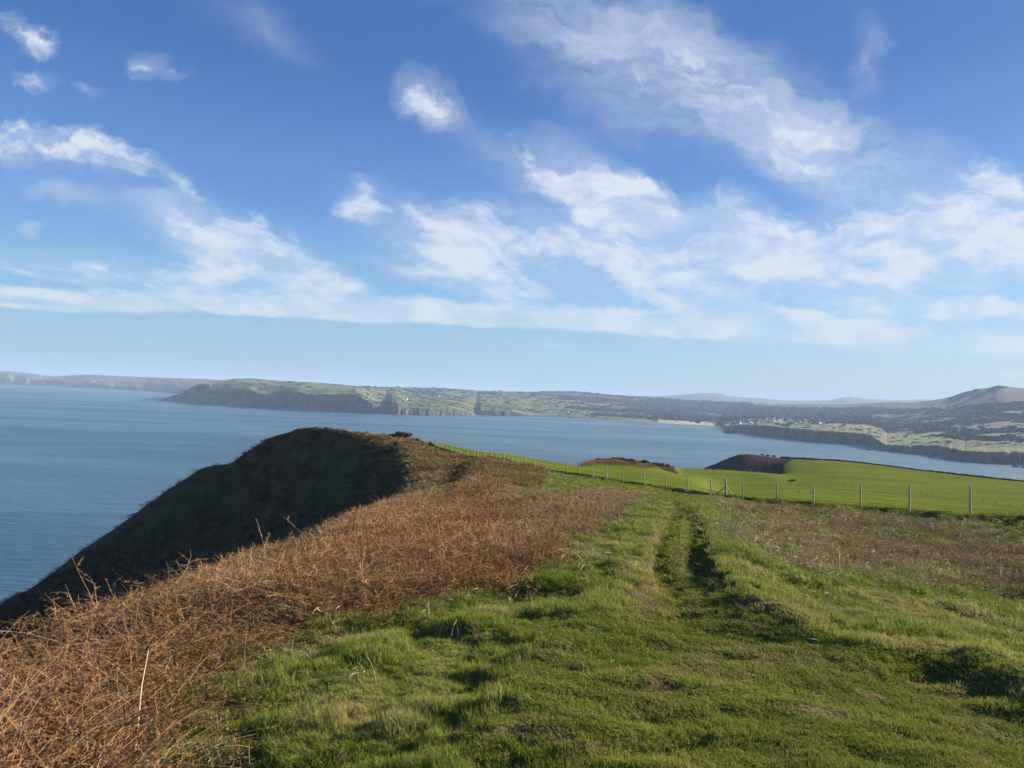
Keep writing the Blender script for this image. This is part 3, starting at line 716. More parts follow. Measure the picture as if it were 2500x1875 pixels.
# ------------------------------------------------------------------ vegetation by instancing (grass and bracken nobody could count)
def instancer(name, pts, rot, scl, attrs, variants, kind_idx, label, cat):
    me = bpy.data.meshes.new(name)
    me.vertices.add(len(pts)); me.vertices.foreach_set('co', np.asarray(pts, np.float32).ravel())
    me.update()
    ob = bpy.data.objects.new(name, me); C.objects.link(ob)
    a = me.attributes.new('rot', 'FLOAT_VECTOR', 'POINT'); a.data.foreach_set('vector', np.asarray(rot, np.float32).ravel())
    a = me.attributes.new('scl', 'FLOAT_VECTOR', 'POINT'); a.data.foreach_set('vector', np.asarray(scl, np.float32).ravel())
    a = me.attributes.new('vi', 'INT', 'POINT'); a.data.foreach_set('value', np.asarray(kind_idx, np.int32))
    for k, v in attrs.items():
        a = me.attributes.new(k, 'FLOAT', 'POINT'); a.data.foreach_set('value', np.asarray(v, np.float32))
    ng = bpy.data.node_groups.new(name, 'GeometryNodeTree')
    ng.interface.new_socket('Geometry', in_out='INPUT', socket_type='NodeSocketGeometry')
    ng.interface.new_socket('Geometry', in_out='OUTPUT', socket_type='NodeSocketGeometry')
    N = ng.nodes; L = ng.links
    gi = N.new('NodeGroupInput'); go = N.new('NodeGroupOutput')
    g2i = N.new('GeometryNodeGeometryToInstance')
    for v in variants:
        oi = N.new('GeometryNodeObjectInfo'); oi.inputs['Object'].default_value = v
        L.new(oi.outputs['Geometry'], g2i.inputs[0])

    def na(nm, typ):
        q = N.new('GeometryNodeInputNamedAttribute'); q.data_type = typ; q.inputs[0].default_value = nm; return q.outputs[0]
    ip = N.new('GeometryNodeInstanceOnPoints')
    L.new(gi.outputs[0], ip.inputs['Points']); L.new(g2i.outputs[0], ip.inputs['Instance'])
    ip.inputs['Pick Instance'].default_value = True
    L.new(na('vi', 'INT'), ip.inputs['Instance Index'])
    L.new(na('rot', 'FLOAT_VECTOR'), ip.inputs['Rotation']); L.new(na('scl', 'FLOAT_VECTOR'), ip.inputs['Scale'])
    L.new(ip.outputs[0], go.inputs[0])
    md = ob.modifiers.new('scatter', 'NODES'); md.node_group = ng
    tag(ob, label, cat, kind='stuff')
    return ob


def blades(name, n, rad, hmin, hmax, wid, bend, m, seg=3, seed=0, lean=(0, 0)):
    r = np.random.default_rng(seed)
    vs = []; fs = []
    for k in range(n):
        ang = r.uniform(0, 2 * math.pi); q = rad * math.sqrt(r.uniform()); bx, by = q * math.cos(ang), q * math.sin(ang)
        h = r.uniform(hmin, hmax); th = r.uniform(0, 2 * math.pi); b = r.uniform(.3, 1) * bend * h
        dx, dy = math.cos(th) * b + lean[0] * h, math.sin(th) * b + lean[1] * h
        fa = r.uniform(0, math.pi); wx, wy = math.cos(fa) * wid / 2, math.sin(fa) * wid / 2
        base = len(vs)
        for s in range(seg + 1):
            u = s / seg; cx = bx + dx * u * u; cy_ = by + dy * u * u
            cz_ = h * (u - .35 * bend * u * u)
            if s == seg: vs.append((cx, cy_, cz_))
            else:
                k_ = 1 - .5 * u
                vs.append((cx - wx * k_, cy_ - wy * k_, cz_)); vs.append((cx + wx * k_, cy_ + wy * k_, cz_))
        for s in range(seg - 1):
            a = base + 2 * s; fs.append((a, a + 1, a + 3, a + 2))
        a = base + 2 * (seg - 1); fs.append((a, a + 1, a + 2))
    return mesh_obj(name, vs, fs, m, link=False, smooth=False)


def tube(vs, fs, pts, rads, sides=3):
    base = len(vs); n = len(pts)
    for i, (p, rd) in enumerate(zip(pts, rads)):
        p = Vector(p)
        dr = (Vector(pts[min(i + 1, n - 1)]) - Vector(pts[max(i - 1, 0)])).normalized()
        s = dr.cross(Vector((0.3, 0.2, 1))).normalized() if abs(dr.z) < .95 else dr.cross(Vector((1, 0, 0))).normalized()
        u = dr.cross(s)
        for k in range(sides):
            a = 2 * math.pi * k / sides
            vs.append(tuple(p + (s * math.cos(a) + u * math.sin(a)) * rd))
    for i in range(n - 1):
        for k in range(sides):
            k2 = (k + 1) % sides
            fs.append((base + i * sides + k, base + i * sides + k2, base + (i + 1) * sides + k2, base + (i + 1) * sides + k))


def stalks(name, n, rad, hh, thick, m, seed, leafy=10, sub=2, flat=.6):
    """a tangle of dead bracken: arching stalks, broken side fronds, curled brown leaf scraps"""
    r = random.Random(seed); vs = []; fs = []; mi = []
    for k in range(n):
        a = r.uniform(0, 6.283); q = rad * math.sqrt(r.random()); p = Vector((q * math.cos(a), q * math.sin(a), 0))
        h = hh * r.uniform(.5, 1.0); th = r.uniform(0, 6.283); tilt = r.uniform(.1, 1.0) ** .8 * flat * 1.35
        if r.random() < .35: p.z = h * r.uniform(.2, .7); tilt = r.uniform(1.2, 1.6)
        L = h * r.uniform(.9, 1.5); pts = [p.copy()]; dirv_ = Vector((math.cos(th) * math.sin(tilt), math.sin(th) * math.sin(tilt), math.cos(tilt)))
        kink = r.random() < .3
        for s in range(5):
            dirv_ = (dirv_ + Vector((r.uniform(-.22, .22), r.uniform(-.22, .22), r.uniform(-.22, .05))) + (Vector((math.cos(th), math.sin(th), -1.0)) * .8 if kink and s == 2 else Vector((0, 0, 0)))).normalized()
            pts.append(pts[-1] + dirv_ * L / 5)
        b = len(fs)
        tube(vs, fs, pts, [thick * (1 - .13 * i) * r.uniform(.8, 1.1) for i in range(6)])
        mi += [0] * (len(fs) - b)
        for e in range(r.randint(0, sub)):
            i = r.randint(2, 4); pp = pts[i]; dd = Vector((r.uniform(-1, 1), r.uniform(-1, 1), r.uniform(-.4, .5))).normalized()
            l2 = L * r.uniform(.15, .4); q1 = pp + dd * l2 * .5; q2 = q1 + (dd + Vector((r.uniform(-.3, .3), r.uniform(-.3, .3), -.4))).normalized() * l2 * .5
            b = len(fs); tube(vs, fs, [pp, q1, q2], [thick * .6, thick * .5, thick * .25]); mi += [0] * (len(fs) - b)
            for g in range(leafy // 3):
                u = r.random(); c = pp.lerp(q2, u); s = thick * r.uniform(2, 5)
                v1 = Vector((r.uniform(-1, 1), r.uniform(-1, 1), r.uniform(-1, 1))).normalized() * s; v2 = Vector((r.uniform(-1, 1), r.uniform(-1, 1), r.uniform(-1, .2))).normalized() * s * 2.2
                b = len(vs); vs += [tuple(c), tuple(c + v1), tuple(c + v1 * .6 + v2), tuple(c - v1 * .4 + v2 * .8)]; fs.append((b, b + 1, b + 2, b + 3)); mi.append(1)
    return mesh_obj(name, vs, fs, m, link=False, smooth=False, mat_idx=mi)


m_lawn = blade_mat('short_grass', (0.138, 0.182, 0.024), (0.240, 0.262, 0.044), (0.30, 0.25, 0.11), .22)
m_tuft = blade_mat('long_grass', (0.118, 0.178, 0.024), (0.225, 0.268, 0.046), (0.42, 0.36, 0.18), .25)
m_brk = blade_mat('dead_bracken_stalk', (0.25, 0.122, 0.054), (0.51, 0.320, 0.160), (0.44, 0.34, 0.21), .10)
m_brl = blade_mat('dead_bracken_leaf', (0.095, 0.040, 0.020), (0.20, 0.095, 0.042), (0.34, 0.26, 0.15), .2)
m_straw = blade_mat('bleached_straw', (0.42, 0.34, 0.22), (0.62, 0.53, 0.36), None, .1)
m_hth = blade_mat('heath_tuft', (0.105, 0.066, 0.036), (0.27, 0.185, 0.090), (0.17, 0.17, 0.060), .15)

lawn_v = [blades('lawn_clump', 46, 1.0, .35, 1.0, .085, .7, m_lawn, 2, s) for s in range(4)]
tuft_v = [blades('tuft_clump', 60, 1.0, .4, 1.0, .06, .75, m_tuft, 3, 10 + s, (-.12, -.05)) for s in range(4)]
brk_near = [stalks('bracken_clump', 32, .55, .60, .0025, (m_brk, m_brl), 20 + s, 40, 5) for s in range(5)]
brk_far = [stalks('bracken_clump', 26, 1.0, .95, .012, (m_brk, m_brl), 40 + s, 9, 2) for s in range(4)]
hth_v = [blades('heath_clump', 40, 1.0, .3, 1.0, .11, .9, m_hth, 2, 60 + s) for s in range(3)]


def polar(n, r0, r1, a0, a1, p=0.0):
    """points even in log distance (constant density on the retina of a walker); p>0 favours near"""
    u = RNG.random(n); az = (a0 + (a1 - a0) * RNG.random(n)) * D2R
    r = np.exp(math.log(r0) + (math.log(r1) - math.log(r0)) * u)
    return r * np.sin(az), r * np.cos(az), r


def place(x, y, dz=0):
    return np.stack([x, y, samp(HG, x, y) + CAMZ + dz], -1)


# short grass
x, y, r = polar(60000, 2.2, 75, -44, 44)
lw = samp(lawn, x, y); md_ = samp(mud, x, y); keep = (lw > .35) & (RNG.random(len(x)) > md_ * 1.05)
x, y, r = x[keep], y[keep], r[keep]; n = len(x)
foot = np.clip(r * .0125, .045, .6); hgt = np.clip(.016 + .02 * RNG.random(n) + .0012 * r, 0, .12) * (1 + .9 * sstep(.02, .25, fbm(x / .45, y / .45, 3, 101)))
scl = np.stack([foot, foot, hgt], -1)
rot = np.stack([RNG.normal(0, .08, n), RNG.normal(0, .08, n), RNG.random(n) * 6.28], -1)
tint = np.clip(.5 + fbm(x / .9, y / .9, 3, 102) * 1.8 + RNG.normal(0, .12, n), 0, 1)
dry = np.clip(sstep(.05, .3, fbm(x / .5, y / .5, 3, 103)) * .5 + (RNG.random(n) < .06) * .5, 0, .85)
instancer('grass', place(x, y, -.005), rot, scl, {'tint': tint, 'dry': dry}, lawn_v, RNG.integers(0, 4, n), 'short green turf on the trodden grass track', 'grass')

# long tussocky grass
x, y, r = polar(75000, 2.2, 95, -46, 46)
tf = samp(tuft, x, y) + .50 * samp(bracR, x, y) + .14 * samp(bracL, x, y); keep = (RNG.random(len(x)) < tf * 1.2)
x, y, r = x[keep], y[keep], r[keep]; n = len(x)
clump = sstep(-.12, .22, fbm(x / .55, y / .55, 3, 111))
foot = np.clip(r * .011, .05, .55) * (.8 + .5 * clump); hgt = (.05 + .12 * clump) * (.75 + .5 * RNG.random(n))
scl = np.stack([foot, foot, hgt], -1)
rot = np.stack([RNG.normal(0, .18, n), RNG.normal(0, .18, n), RNG.random(n) * 6.28], -1)
tint = np.clip(.45 + fbm(x / 1.1, y / 1.1, 3, 112) * 1.8 + RNG.normal(0, .15, n), 0, 1)
dry = np.clip(sstep(.0, .32, fbm(x / .9, y / .9, 3, 113)) * .5 + (RNG.random(n) < .10) * .5, 0, .9)
instancer('long_grass', place(x, y, -.01), rot, scl, {'tint': tint, 'dry': dry}, tuft_v, RNG.integers(0, 4, n), 'tussocky long grass on the verges of the track', 'grass')

# bracken: fine near, coarser with distance
x, y, r = polar(7000, 2.2, 11, -48, 46)
bk = samp(brac, x, y); keep = (RNG.random(len(x)) < bk * np.where(x > 0, .5, 1)) & ((samp(bl, x, y) > .35) | (x > 0)) & (fbm(x / .9, y / .9, 2, 140) > -.12)
x, y, r = x[keep], y[keep], r[keep]; n = len(x)
s = .85 + .4 * RNG.random(n); scl = np.stack([s, s, s * (.28 + .20 * RNG.random(n))], -1)
rot = np.stack([RNG.normal(0, .25, n), RNG.normal(0, .25, n), RNG.random(n) * 6.28], -1)
tint = np.clip(.5 + fbm(x / 1.5, y / 1.5, 3, 121) * 1.6 + RNG.normal(0, .25, n), 0, 1)
instancer('bracken', place(x, y, -.03), rot, scl, {'tint': tint, 'dry': np.clip(RNG.normal(.1, .15, n), 0, .5)}, brk_near, RNG.integers(0, 5, n), 'dead russet bracken with bare arching stalks beside the grass', 'bracken')
x, y, r = polar(26000, 8.5, 85, -48, 46)
bk = samp(brac, x, y); keep = RNG.random(len(x)) < bk * np.where(x > 0, .75, 1)
x, y, r = x[keep], y[keep], r[keep]; n = len(x)
foot = np.clip(r * .022, .25, 1.1); hgt = (.22 + .18 * RNG.random(n)) * np.where(x > 0, .8, 1)
scl = np.stack([foot, foot, hgt], -1)
rot = np.stack([RNG.normal(0, .15, n), RNG.normal(0, .15, n), RNG.random(n) * 6.28], -1)
tint = np.clip(.5 + fbm(x / 2.5, y / 2.5, 3, 122) * 1.6 + RNG.normal(0, .25, n), 0, 1)
dry = np.clip(np.where(x > 0, .42, .12) + fbm(x / 2, y / 2, 2, 123) * .7, 0, .95)
instancer('bracken', place(x, y, -.03), rot, scl, {'tint': tint, 'dry': dry}, brk_far, RNG.integers(0, 4, n), 'copper brown bracken covering the brow above the cove', 'bracken')

# bleached upright stems in the rough patch and sprigs straying into the turf
straw_v = [stalks('straw_clump', 9, 1.0, 1.0, .014, (m_straw, m_brl), 80 + s, 3, 0, .22) for s in range(3)]
x, y, r = polar(9000, 3.0, 60, -40, 46)
wt = samp(sstep(-1.2, .6, br), x, y) * (r > 9) * 1.0 + (r > 8) * .01 * samp(tuft, x, y) + (r > 5) * .05 * samp(sstep(-1.6, -.1, bl) * sstep(.9, -.1, bl), x, y)
keep = RNG.random(len(x)) < wt; x, y, r = x[keep], y[keep], r[keep]; n = len(x)
foot = np.clip(r * .022, .12, .7)
scl = np.stack([foot, foot, np.where(r > 9, .26, .16) + .22 * RNG.random(n)], -1)
rot = np.stack([RNG.normal(0, .12, n), RNG.normal(0, .12, n), RNG.random(n) * 6.28], -1)
instancer('dry_stems', place(x, y, -.02), rot, scl, {'tint': RNG.random(n), 'dry': np.zeros(n)}, straw_v, RNG.integers(0, 3, n), 'bleached upright stems scattered through the rough grass', 'dry stems')

# heath tufts on the spur and knolls
x, y, r = polar(60000, 30, 300, -48, 20)
hk = samp(heath, x, y); keep = RNG.random(len(x)) < hk
x, y, r = x[keep], y[keep], r[keep]; n = len(x)
foot = r * .0068; hgt = np.where(x < -.2 * y, .55, 1) * (.25 + .35 * RNG.random(n)) * (.6 + .8 * sstep(-.2, .3, fbm(x / 4, y / 4, 3, 131)))
scl = np.stack([foot, foot, hgt], -1)
rot = np.stack([RNG.normal(0, .2, n), RNG.normal(0, .2, n), RNG.random(n) * 6.28], -1)
tint = np.clip(.5 + fbm(x / 6, y / 6, 4, 132) * 2 + RNG.normal(0, .2, n), 0, 1)
dry = np.clip(sstep(-.05, .25, fbm(x / 12, y / 12, 3, 133)) * .8, 0, 1) * np.where(x < -.15 * y, .25, 1)
instancer('heath', place(x, y, -.05), rot, scl, {'tint': tint, 'dry': dry}, hth_v, RNG.integers(0, 3, n), 'brown heath and rough grass covering the spur', 'heath')

# woodland across the bay
m_wood, t, o = mat('winter_woodland')
a = t.attr('tint', 'INSTANCER'); principled(t, o, t.mix(a, (0.042, 0.044, 0.026), (0.105, 0.092, 0.066)), .95, .1)


def blob(name, seed, m):
    r = np.random.default_rng(seed); vs = []; fs = []
    for k in range(70):
        v = r.normal(size=3); v /= np.linalg.norm(v); v = v * r.uniform(.6, 1.05); v[2] = abs(v[2]) * .95 + .05
        a = r.normal(size=3) * .28; b = r.normal(size=3) * .28; bs = len(vs)
        vs += [v - a, v + b, v + a, v - b]; fs.append((bs, bs + 1, bs + 2, bs + 3))
    return mesh_obj(name, vs, fs, m, link=False, smooth=False)


wood_v = [blob('wood_clump', 200 + s, m_wood) for s in range(3)]
cw_ = []
fl = (FLd[2], FLd[6])
N_ = 26000
ii = RNG.integers(0, len(px), N_); tq = RNG.uniform(2.05, 6.0, N_)
wv = np.zeros(N_); pts = np.zeros((N_, 3)); ti = np.interp(tq, tt, np.arange(len(tt)))
k0 = np.clip(ti.astype(int), 0, len(tt) - 2); u = ti - k0
for A_, dst in ((XX, 0), (YY, 1), (ZZ, 2)):
    pts[:, dst] = A_[k0, ii] * (1 - u) + A_[k0 + 1, ii] * u
wv = wood[k0, ii]; mv = np.clip(moor, 0, 1)[k0, ii]
nzv = fbm(pts[:, 0] / 260, pts[:, 1] / 260, 4, 141)
keep = (nzv + wv * .40 > .22) & (mv < .3) & (wv > .04)
# hedgerows: warped lattice lines
gx = (pts[:, 0] * math.cos(.35) + pts[:, 1] * math.sin(.35) + fbm(pts[:, 0] / 500, pts[:, 1] / 500, 2, 142) * 300) / 300
gy = (-pts[:, 0] * math.sin(.35) + pts[:, 1] * math.cos(.35) + fbm(pts[:, 0] / 500, pts[:, 1] / 500, 2, 143) * 300) / 170
hed = (np.abs(gx - np.round(gx)) < .03) | (np.abs(gy - np.round(gy)) < .045)
keep |= hed & (mv < .5) & (RNG.random(N_) < .8)
keep &= ~((px[ii] < 860) & ((RNG.random(N_) < .8) | (tq > 5.2)))
pts = pts[keep]; n = len(pts); hd = hed[keep] & (RNG.random(n) < .8)
dd_ = np.hypot(pts[:, 0], pts[:, 1])
s = np.where(hd, 3.0, 7.0) * (.6 + .7 * RNG.random(n)) * np.clip(dd_ / 4500, .6, 1.5)
scl = np.stack([s * np.where(hd, 2.6, 1.7), s * np.where(hd, 2.6, 1.7), s * .9], -1)
rot = np.stack([np.zeros(n), np.zeros(n), RNG.random(n) * 6.28], -1)
instancer('woodland', pts, rot, scl, {'tint': RNG.random(n), 'dry': np.zeros(n)}, wood_v, RNG.integers(0, 3, n), 'bare winter woods and hedgerows on the land across the bay', 'woodland')

# ------------------------------------------------------------------ fences
m_post, t, o = mat('weathered_timber')
tcp = t.new('ShaderNodeTexCoord')
nt = t.noise(t.mapping(tcp.outputs['Object'], (0, 0, 0), (0, 0, 0), (14, 14, 1.6)), 1.0, 5, .65)
oi = t.new('ShaderNodeObjectInfo')
pc = t.mix(t.ramp(nt, .3, .7), (0.36, 0.32, 0.24), (0.60, 0.54, 0.42))
pc = t.mix(t.math('MULTIPLY', oi.outputs['Random'], .45), pc, (0.22, 0.21, 0.16))
principled(t, o, pc, .85, .2, nt, .5, .01)
m_wire, t, o = mat('galvanised_wire')
pw = principled(t, o, (0.22, 0.22, 0.21), .5, .5); pw.inputs['Metallic'].default_value = .6


def post_mesh(name, rad, h, sides=9, seed=0, square=False):
    r = random.Random(seed); vs = []; fs = []
    if square: sides = 4
    zs = [-.35, 0, h * .3, h * .65, h - .03, h]
    for i, zz in enumerate(zs):
        k = 1.0 if i < 5 else .8
        for q in range(sides):
            a = 2 * math.pi * q / sides + (math.pi / 4 if square else .2)
            rr_ = rad * k * (1 + (0 if square else r.uniform(-.05, .05))) * (1.0 - .03 * i)
            vs.append((rr_ * math.cos(a), rr_ * math.sin(a), zz + (.012 * math.cos(a) if i == 5 else 0)))
    for i in range(len(zs) - 1):
        for q in range(sides):
            q2 = (q + 1) % sides; fs.append((i * sides + q, i * sides + q2, (i + 1) * sides + q2, (i + 1) * sides + q))
    fs.append(tuple((len(zs) - 1) * sides + q for q in range(sides)))
    me = bpy.data.meshes.new(name); me.from_pydata(vs, [], fs); me.materials.append(m_post); me.update()
    return me


PM = [post_mesh('post', .052, 1.2, 9, s) for s in range(3)]; PBIG = post_mesh('post', .085, 1.26, 10, 9)
PS = [post_mesh('post', .065, 1.05, 6, s) for s in (5, 6)]


def ptx(pxv, d, pyv=1150):
    a = azel(pxv, pyv)[0]; return math.sin(a) * d, math.cos(a) * d


def make_fence(label, posts, big=(), wires=(.22, .45, .68, .90, 1.12), h=1.2, meshes=PM, wr=.0045, lean=2.0, strut_at=None, group=None):
    root = bpy.data.objects.new('wire_fence', None); C.objects.link(root)
    x0, y0 = posts[len(posts) // 2]; root.location = (x0, y0, gz(x0, y0)); tag(root, label, 'fence', group)
    O = np.array(root.location); tops = []
    for i, (xx, yy) in enumerate(posts):
        o_ = bpy.data.objects.new('post', PBIG if i in big else meshes[i % len(meshes)]); C.objects.link(o_); o_.parent = root
        z0 = gz(xx, yy); o_.location = (xx - O[0], yy - O[1], z0 - O[2])
        o_.rotation_euler = (random.gauss(0, .8) * D2R, (random.gauss(0, .9) - lean) * D2R, random.uniform(0, 6.28))
        # keep the tilt in world space whatever the spin about the post
        ax, ay = random.gauss(0, 1.6) * D2R, (random.gauss(0, 1.7) - lean) * D2R
        o_.rotation_euler = (ax, ay, 0)
        hs_ = random.uniform(.94, 1.05) * h / 1.2 * (1.2 / 1.2); o_.scale = (1, 1, hs_ if meshes is PM else hs_ * 1.1)
        tops.append((xx, yy, z0, ax, ay))
    for wz in wires:
        vs = []; fs = []; pts = []
        for (xx, yy, z0, ax, ay) in tops:
            pts.append((xx - O[0] + math.sin(ay) * wz, yy - O[1] - math.sin(ax) * wz, z0 + wz * h / 1.2 - O[2]))
        tube(vs, fs, pts, [wr] * len(pts), 3)
        mesh_obj('wire', vs, fs, m_wire, root)
    if strut_at is not None:
        xx, yy, z0, _, _ = tops[strut_at]
        for sgn in (-1, 1):
            nb = tops[strut_at + sgn]; dx, dy = nb[0] - xx, nb[1] - yy; L = math.hypot(dx, dy); dx /= L; dy /= L
            ex, ey = xx + dx * 1.35, yy + dy * 1.35
            vs = []; fs = []
            tube(vs, fs, [(ex - O[0], ey - O[1], gz(ex, ey) - .08 - O[2]), (xx + dx * .05 - O[0], yy + dy * .05 - O[1], z0 + .68 - O[2])], [.045, .045], 6)
            mesh_obj('strut', vs, fs, m_post, root)
    return root


fd = [(938, 166), (1013, 157), (1077, 146), (1146, 125), (1197, 113), (1269, 100), (1357, 88), (1447, 76), (1521, 68), (1574, 64), (1626, 62), (1680, 60), (1738, 57), (1774, 56), (1815, 54), (1898, 51), (1988, 47), (2103, 43), (2222, 38), (2370, 35), (2600, 31), (2900, 28)]
mainx = [800 + q / 2.765 for q in (590, 618, 645, 667, 700, 725, 765, 797, 828, 863, 882, 897, 938, 981, 1010, 1057, 1098, 1138, 1186, 1240, 1284, 1334, 1397, 1472, 1540, 1616, 1698, 1789, 1885, 1995, 2140)] + [1626, 1679.5, 1738, 1773.5, 1815.5, 1898, 1988, 2103, 2222, 2371, 2560, 2800]
fdp = np.array(fd)
mposts = [ptx(q, float(np.interp(q, fdp[:, 0], fdp[:, 1])), 1180) for q in mainx]
make_fence('long post and wire fence beside the path, with a braced post at the bend', mposts, big=(34, 16, 8), strut_at=34)
f2 = [(1625, 1152, 350), (1640, 1152, 345), (1670, 1155, 335), (1799, 1166, 325), (1901, 1174, 290), (2021, 1185, 245), (2063, 1190, 231), (2308, 1218, 205), (2465, 1236, 190), (2700, 1255, 175)]
f2a = np.array(f2)
f2x = [1640, 1649, 1670, 1677, 1688, 1706, 1723, 1744, 1754, 1766, 1787, 1799, 1811, 1822, 1834, 1846, 1858, 1872, 1886, 1901, 1915, 1930, 1946, 1962, 1979, 1997, 2013, 2021, 2028, 2047, 2063, 2081, 2119, 2143, 2169, 2195, 2221, 2249, 2278, 2308, 2337, 2366, 2399, 2431, 2465, 2500, 2540]
make_fence('low stock fence of short posts running across the middle of the green fields', [ptx(q, float(np.interp(q, f2a[:, 0], f2a[:, 2])), float(np.interp(q, f2a[:, 0], f2a[:, 1]))) for q in f2x], meshes=PS, h=1.05, wr=.011, wires=(.35, .7, 1.0), lean=1)
f3 = np.array([(1640, 1141, 425), (1722, 1144, 423), (1847, 1152, 418), (1911, 1159, 413), (2047, 1165, 398), (2180, 1173, 388), (2346, 1188, 373), (2500, 1202, 358)])
f3x = [1654, 1664, 1673, 1688, 1698, 1711, 1721, 1733, 1748, 1755, 1764, 1778, 1792, 1804, 1819, 1832, 1847, 1856, 1869, 1883, 1898, 1911, 1930, 1950, 1960, 1973, 1986, 1998, 2010, 2024, 2045, 2067, 2090, 2111, 2125, 2136, 2160, 2180, 2205, 2223, 2266, 2285, 2306, 2346, 2366, 2390, 2421, 2450]
make_fence('farthest fence, tiny posts along the crest before the dark heather knoll', [ptx(q, float(np.interp(q, f3[:, 0], f3[:, 2])), float(np.interp(q, f3[:, 0], f3[:, 1]))) for q in f3x], meshes=PS, h=1.2, wr=.013, wires=(.4, .9), lean=1)

# ------------------------------------------------------------------ gorse bushes
m_gorse, t, o = mat('gorse_leaf')
geo = t.new('ShaderNodeNewGeometry'); principled(t, o, t.mix(geo.outputs['Random Per Island'], (0.022, 0.030, 0.010), (0.085, 0.075, 0.028)), .9, .15)
m_stem, t, o = mat('woody_stem'); principled(t, o, (0.07, 0.05, 0.035), .9, .1)


def gorse(x, y, wx, hh_, seed, label, grp=None, sink=.1):
    r = np.random.default_rng(seed)
    root = bpy.data.objects.new('gorse_bush', None); C.objects.link(root); root.location = (x, y, gz(x, y) - sink); tag(root, label, 'bush', grp)
    vs = []; fs = []; cs = [(r.uniform(-.6, .6), r.uniform(-.5, .5), r.uniform(.35, .75), r.uniform(.25, .5)) for _ in range(7)]
    n_ = 900
    for k in range(n_):
        c = cs[k % 7]; v = r.normal(size=3); v /= np.linalg.norm(v); q = c[3] * r.uniform(.35, 1.05) ** .6
        p_ = np.array([(c[0] + v[0] * q) * wx / 2, (c[1] + v[1] * q) * wx / 2 * .8, max(.02, (c[2] + v[2] * q * .75)) * hh_ * .8])
        a = r.normal(size=3) * wx * .016; b = r.normal(size=3) * wx * .022; bs = len(vs)
        vs += [p_ - a, p_ + b, p_ + a, p_ - b]; fs.append((bs, bs + 1, bs + 2, bs + 3))
    mesh_obj('foliage', vs, fs, m_gorse, root, smooth=False)
    vs = []; fs = []
    for c in cs:
        tube(vs, fs, [(0, 0, -.1), (c[0] * wx * .2, c[1] * wx * .2, c[2] * hh_ * .3), (c[0] * wx * .45, c[1] * wx * .4, c[2] * hh_ * .75)], [.04, .03, .015], 4)
    mesh_obj('stem', vs, fs, m_stem, root)
    return root


x, y = ptx(981, 153, 1066); gorse(x, y, 5.0, 2.0, 1, 'widest gorse bush on the crest where the fence begins')
x, y = ptx(1052, 149, 1075); gorse(x, y, 1.9, 1.75, 2, 'round dark gorse bush standing against the fence posts')
x, y = ptx(961, 152, 1066); gorse(x, y, 2.4, 1.0, 3, 'low gorse hump at the seaward end of the widest bush')
x, y = ptx(1017, 155, 1075); gorse(x, y, 1.2, .8, 4, 'small gorse sprig at the foot of the first fence post')
x, y = ptx(796, 158, 1042); gorse(x, y, .9, .75, 5, 'little windblown shrub on top of the spur')
x, y = ptx(808, 157, 1042); gorse(x, y, .6, .95, 6, 'thin upright shrub on top of the spur, nearer the gorse bushes')
x, y = ptx(598, 165, 1106); gorse(x, y, 1.2, .8, 7, 'lone tiny shrub halfway down the skyline of the dark slope')
for k, (q, wd, hg, dd) in enumerate([(1440, 4, 1.4, 238), (1465, 5, 2.4, 240), (1484, 4, 1.5, 243), (1509, 5, 2.0, 245), (1530, 4, 1.4, 247), (1549, 4, 2.2, 250), (1570, 5, 1.6, 252), (1592, 5, 2.2, 256), (1612, 4, 2.6, 262), (1624, 4, 3.2, 268), (1634, 3, 1.6, 280), (1600, 5, 1.8, 235), (1570, 5, 1.6, 225), (1530, 5, 1.4, 220)]):
    x, y = ptx(q, dd, 1135); gorse(x, y, wd, hg, 20 + k, 'gorse bush of the dark scrub on the near brown knoll beyond the field', 'gorse bushes on the near brown knoll')
for k, (q, pyv, dd) in enumerate([(1892, 1134, 560), (1900, 1132, 580), (1908, 1131, 600), (1917, 1129, 620), (1926, 1126, 640), (1935, 1124, 665), (1944, 1122, 690), (1860, 1113, 700), (1875, 1115, 702), (1888, 1117, 700), (1965, 1122, 705)]):
    x, y = ptx(q, dd, pyv); gorse(x, y, 5, 2.6, 40 + k, 'small dark hedge bush where the green field meets the dark headland', 'bushes along the far field edge')
x, y = ptx(1931, 300, 1176); gorse(x, y, 4.0, 1.0, 60, 'low dark heap of brush lying alone in the green field')

# stone bank along the far field edge
m_bank, t, o = mat('earth_bank'); geo = t.new('ShaderNodeNewGeometry'); nb = t.noise(geo.outputs['Position'], .6, 4, .6)
principled(t, o, t.mix(nb, (0.030, 0.030, 0.018), (0.085, 0.070, 0.045)), .95, .1, nb, .6, .3)
vs = []; bx_ = np.arange(1905, 2760, 4.0)
sec = [(-1.2, -.6), (-.8, .9), (-.3, 1.5), (.4, 1.45), (.9, .8), (1.3, -.8)]
e8 = (N8[0], N8[1])
for q in bx_:
    a = azel(q, 1135)[0]; dR = float(np.interp(a, *e8)) - 3
    xx, yy = math.sin(a) * dR, math.cos(a) * dR; z0 = gz(xx, yy)
    for sx, sz in sec:
        k_ = 1 + .35 * (random.random() - .5)
        vs.append((xx + math.sin(a) * sx, yy + math.cos(a) * sx, z0 + sz * k_ * 1.1))
o_ = mesh_obj('hedge_bank', vs, grid_faces(len(bx_), 6), m_bank)
tag(o_, 'long dark hedge bank edging the far green field above the water', 'bank')

# ------------------------------------------------------------------ small things near
m_stone, t, o = mat('grey_stone'); ng_ = t.noise(t.new('ShaderNodeTexCoord').outputs['Object'], 12, 4)
principled(t, o, t.mix(ng_, (0.04, 0.04, 0.04), (0.12, 0.12, 0.12)), .9, .05, ng_, .5, .02)


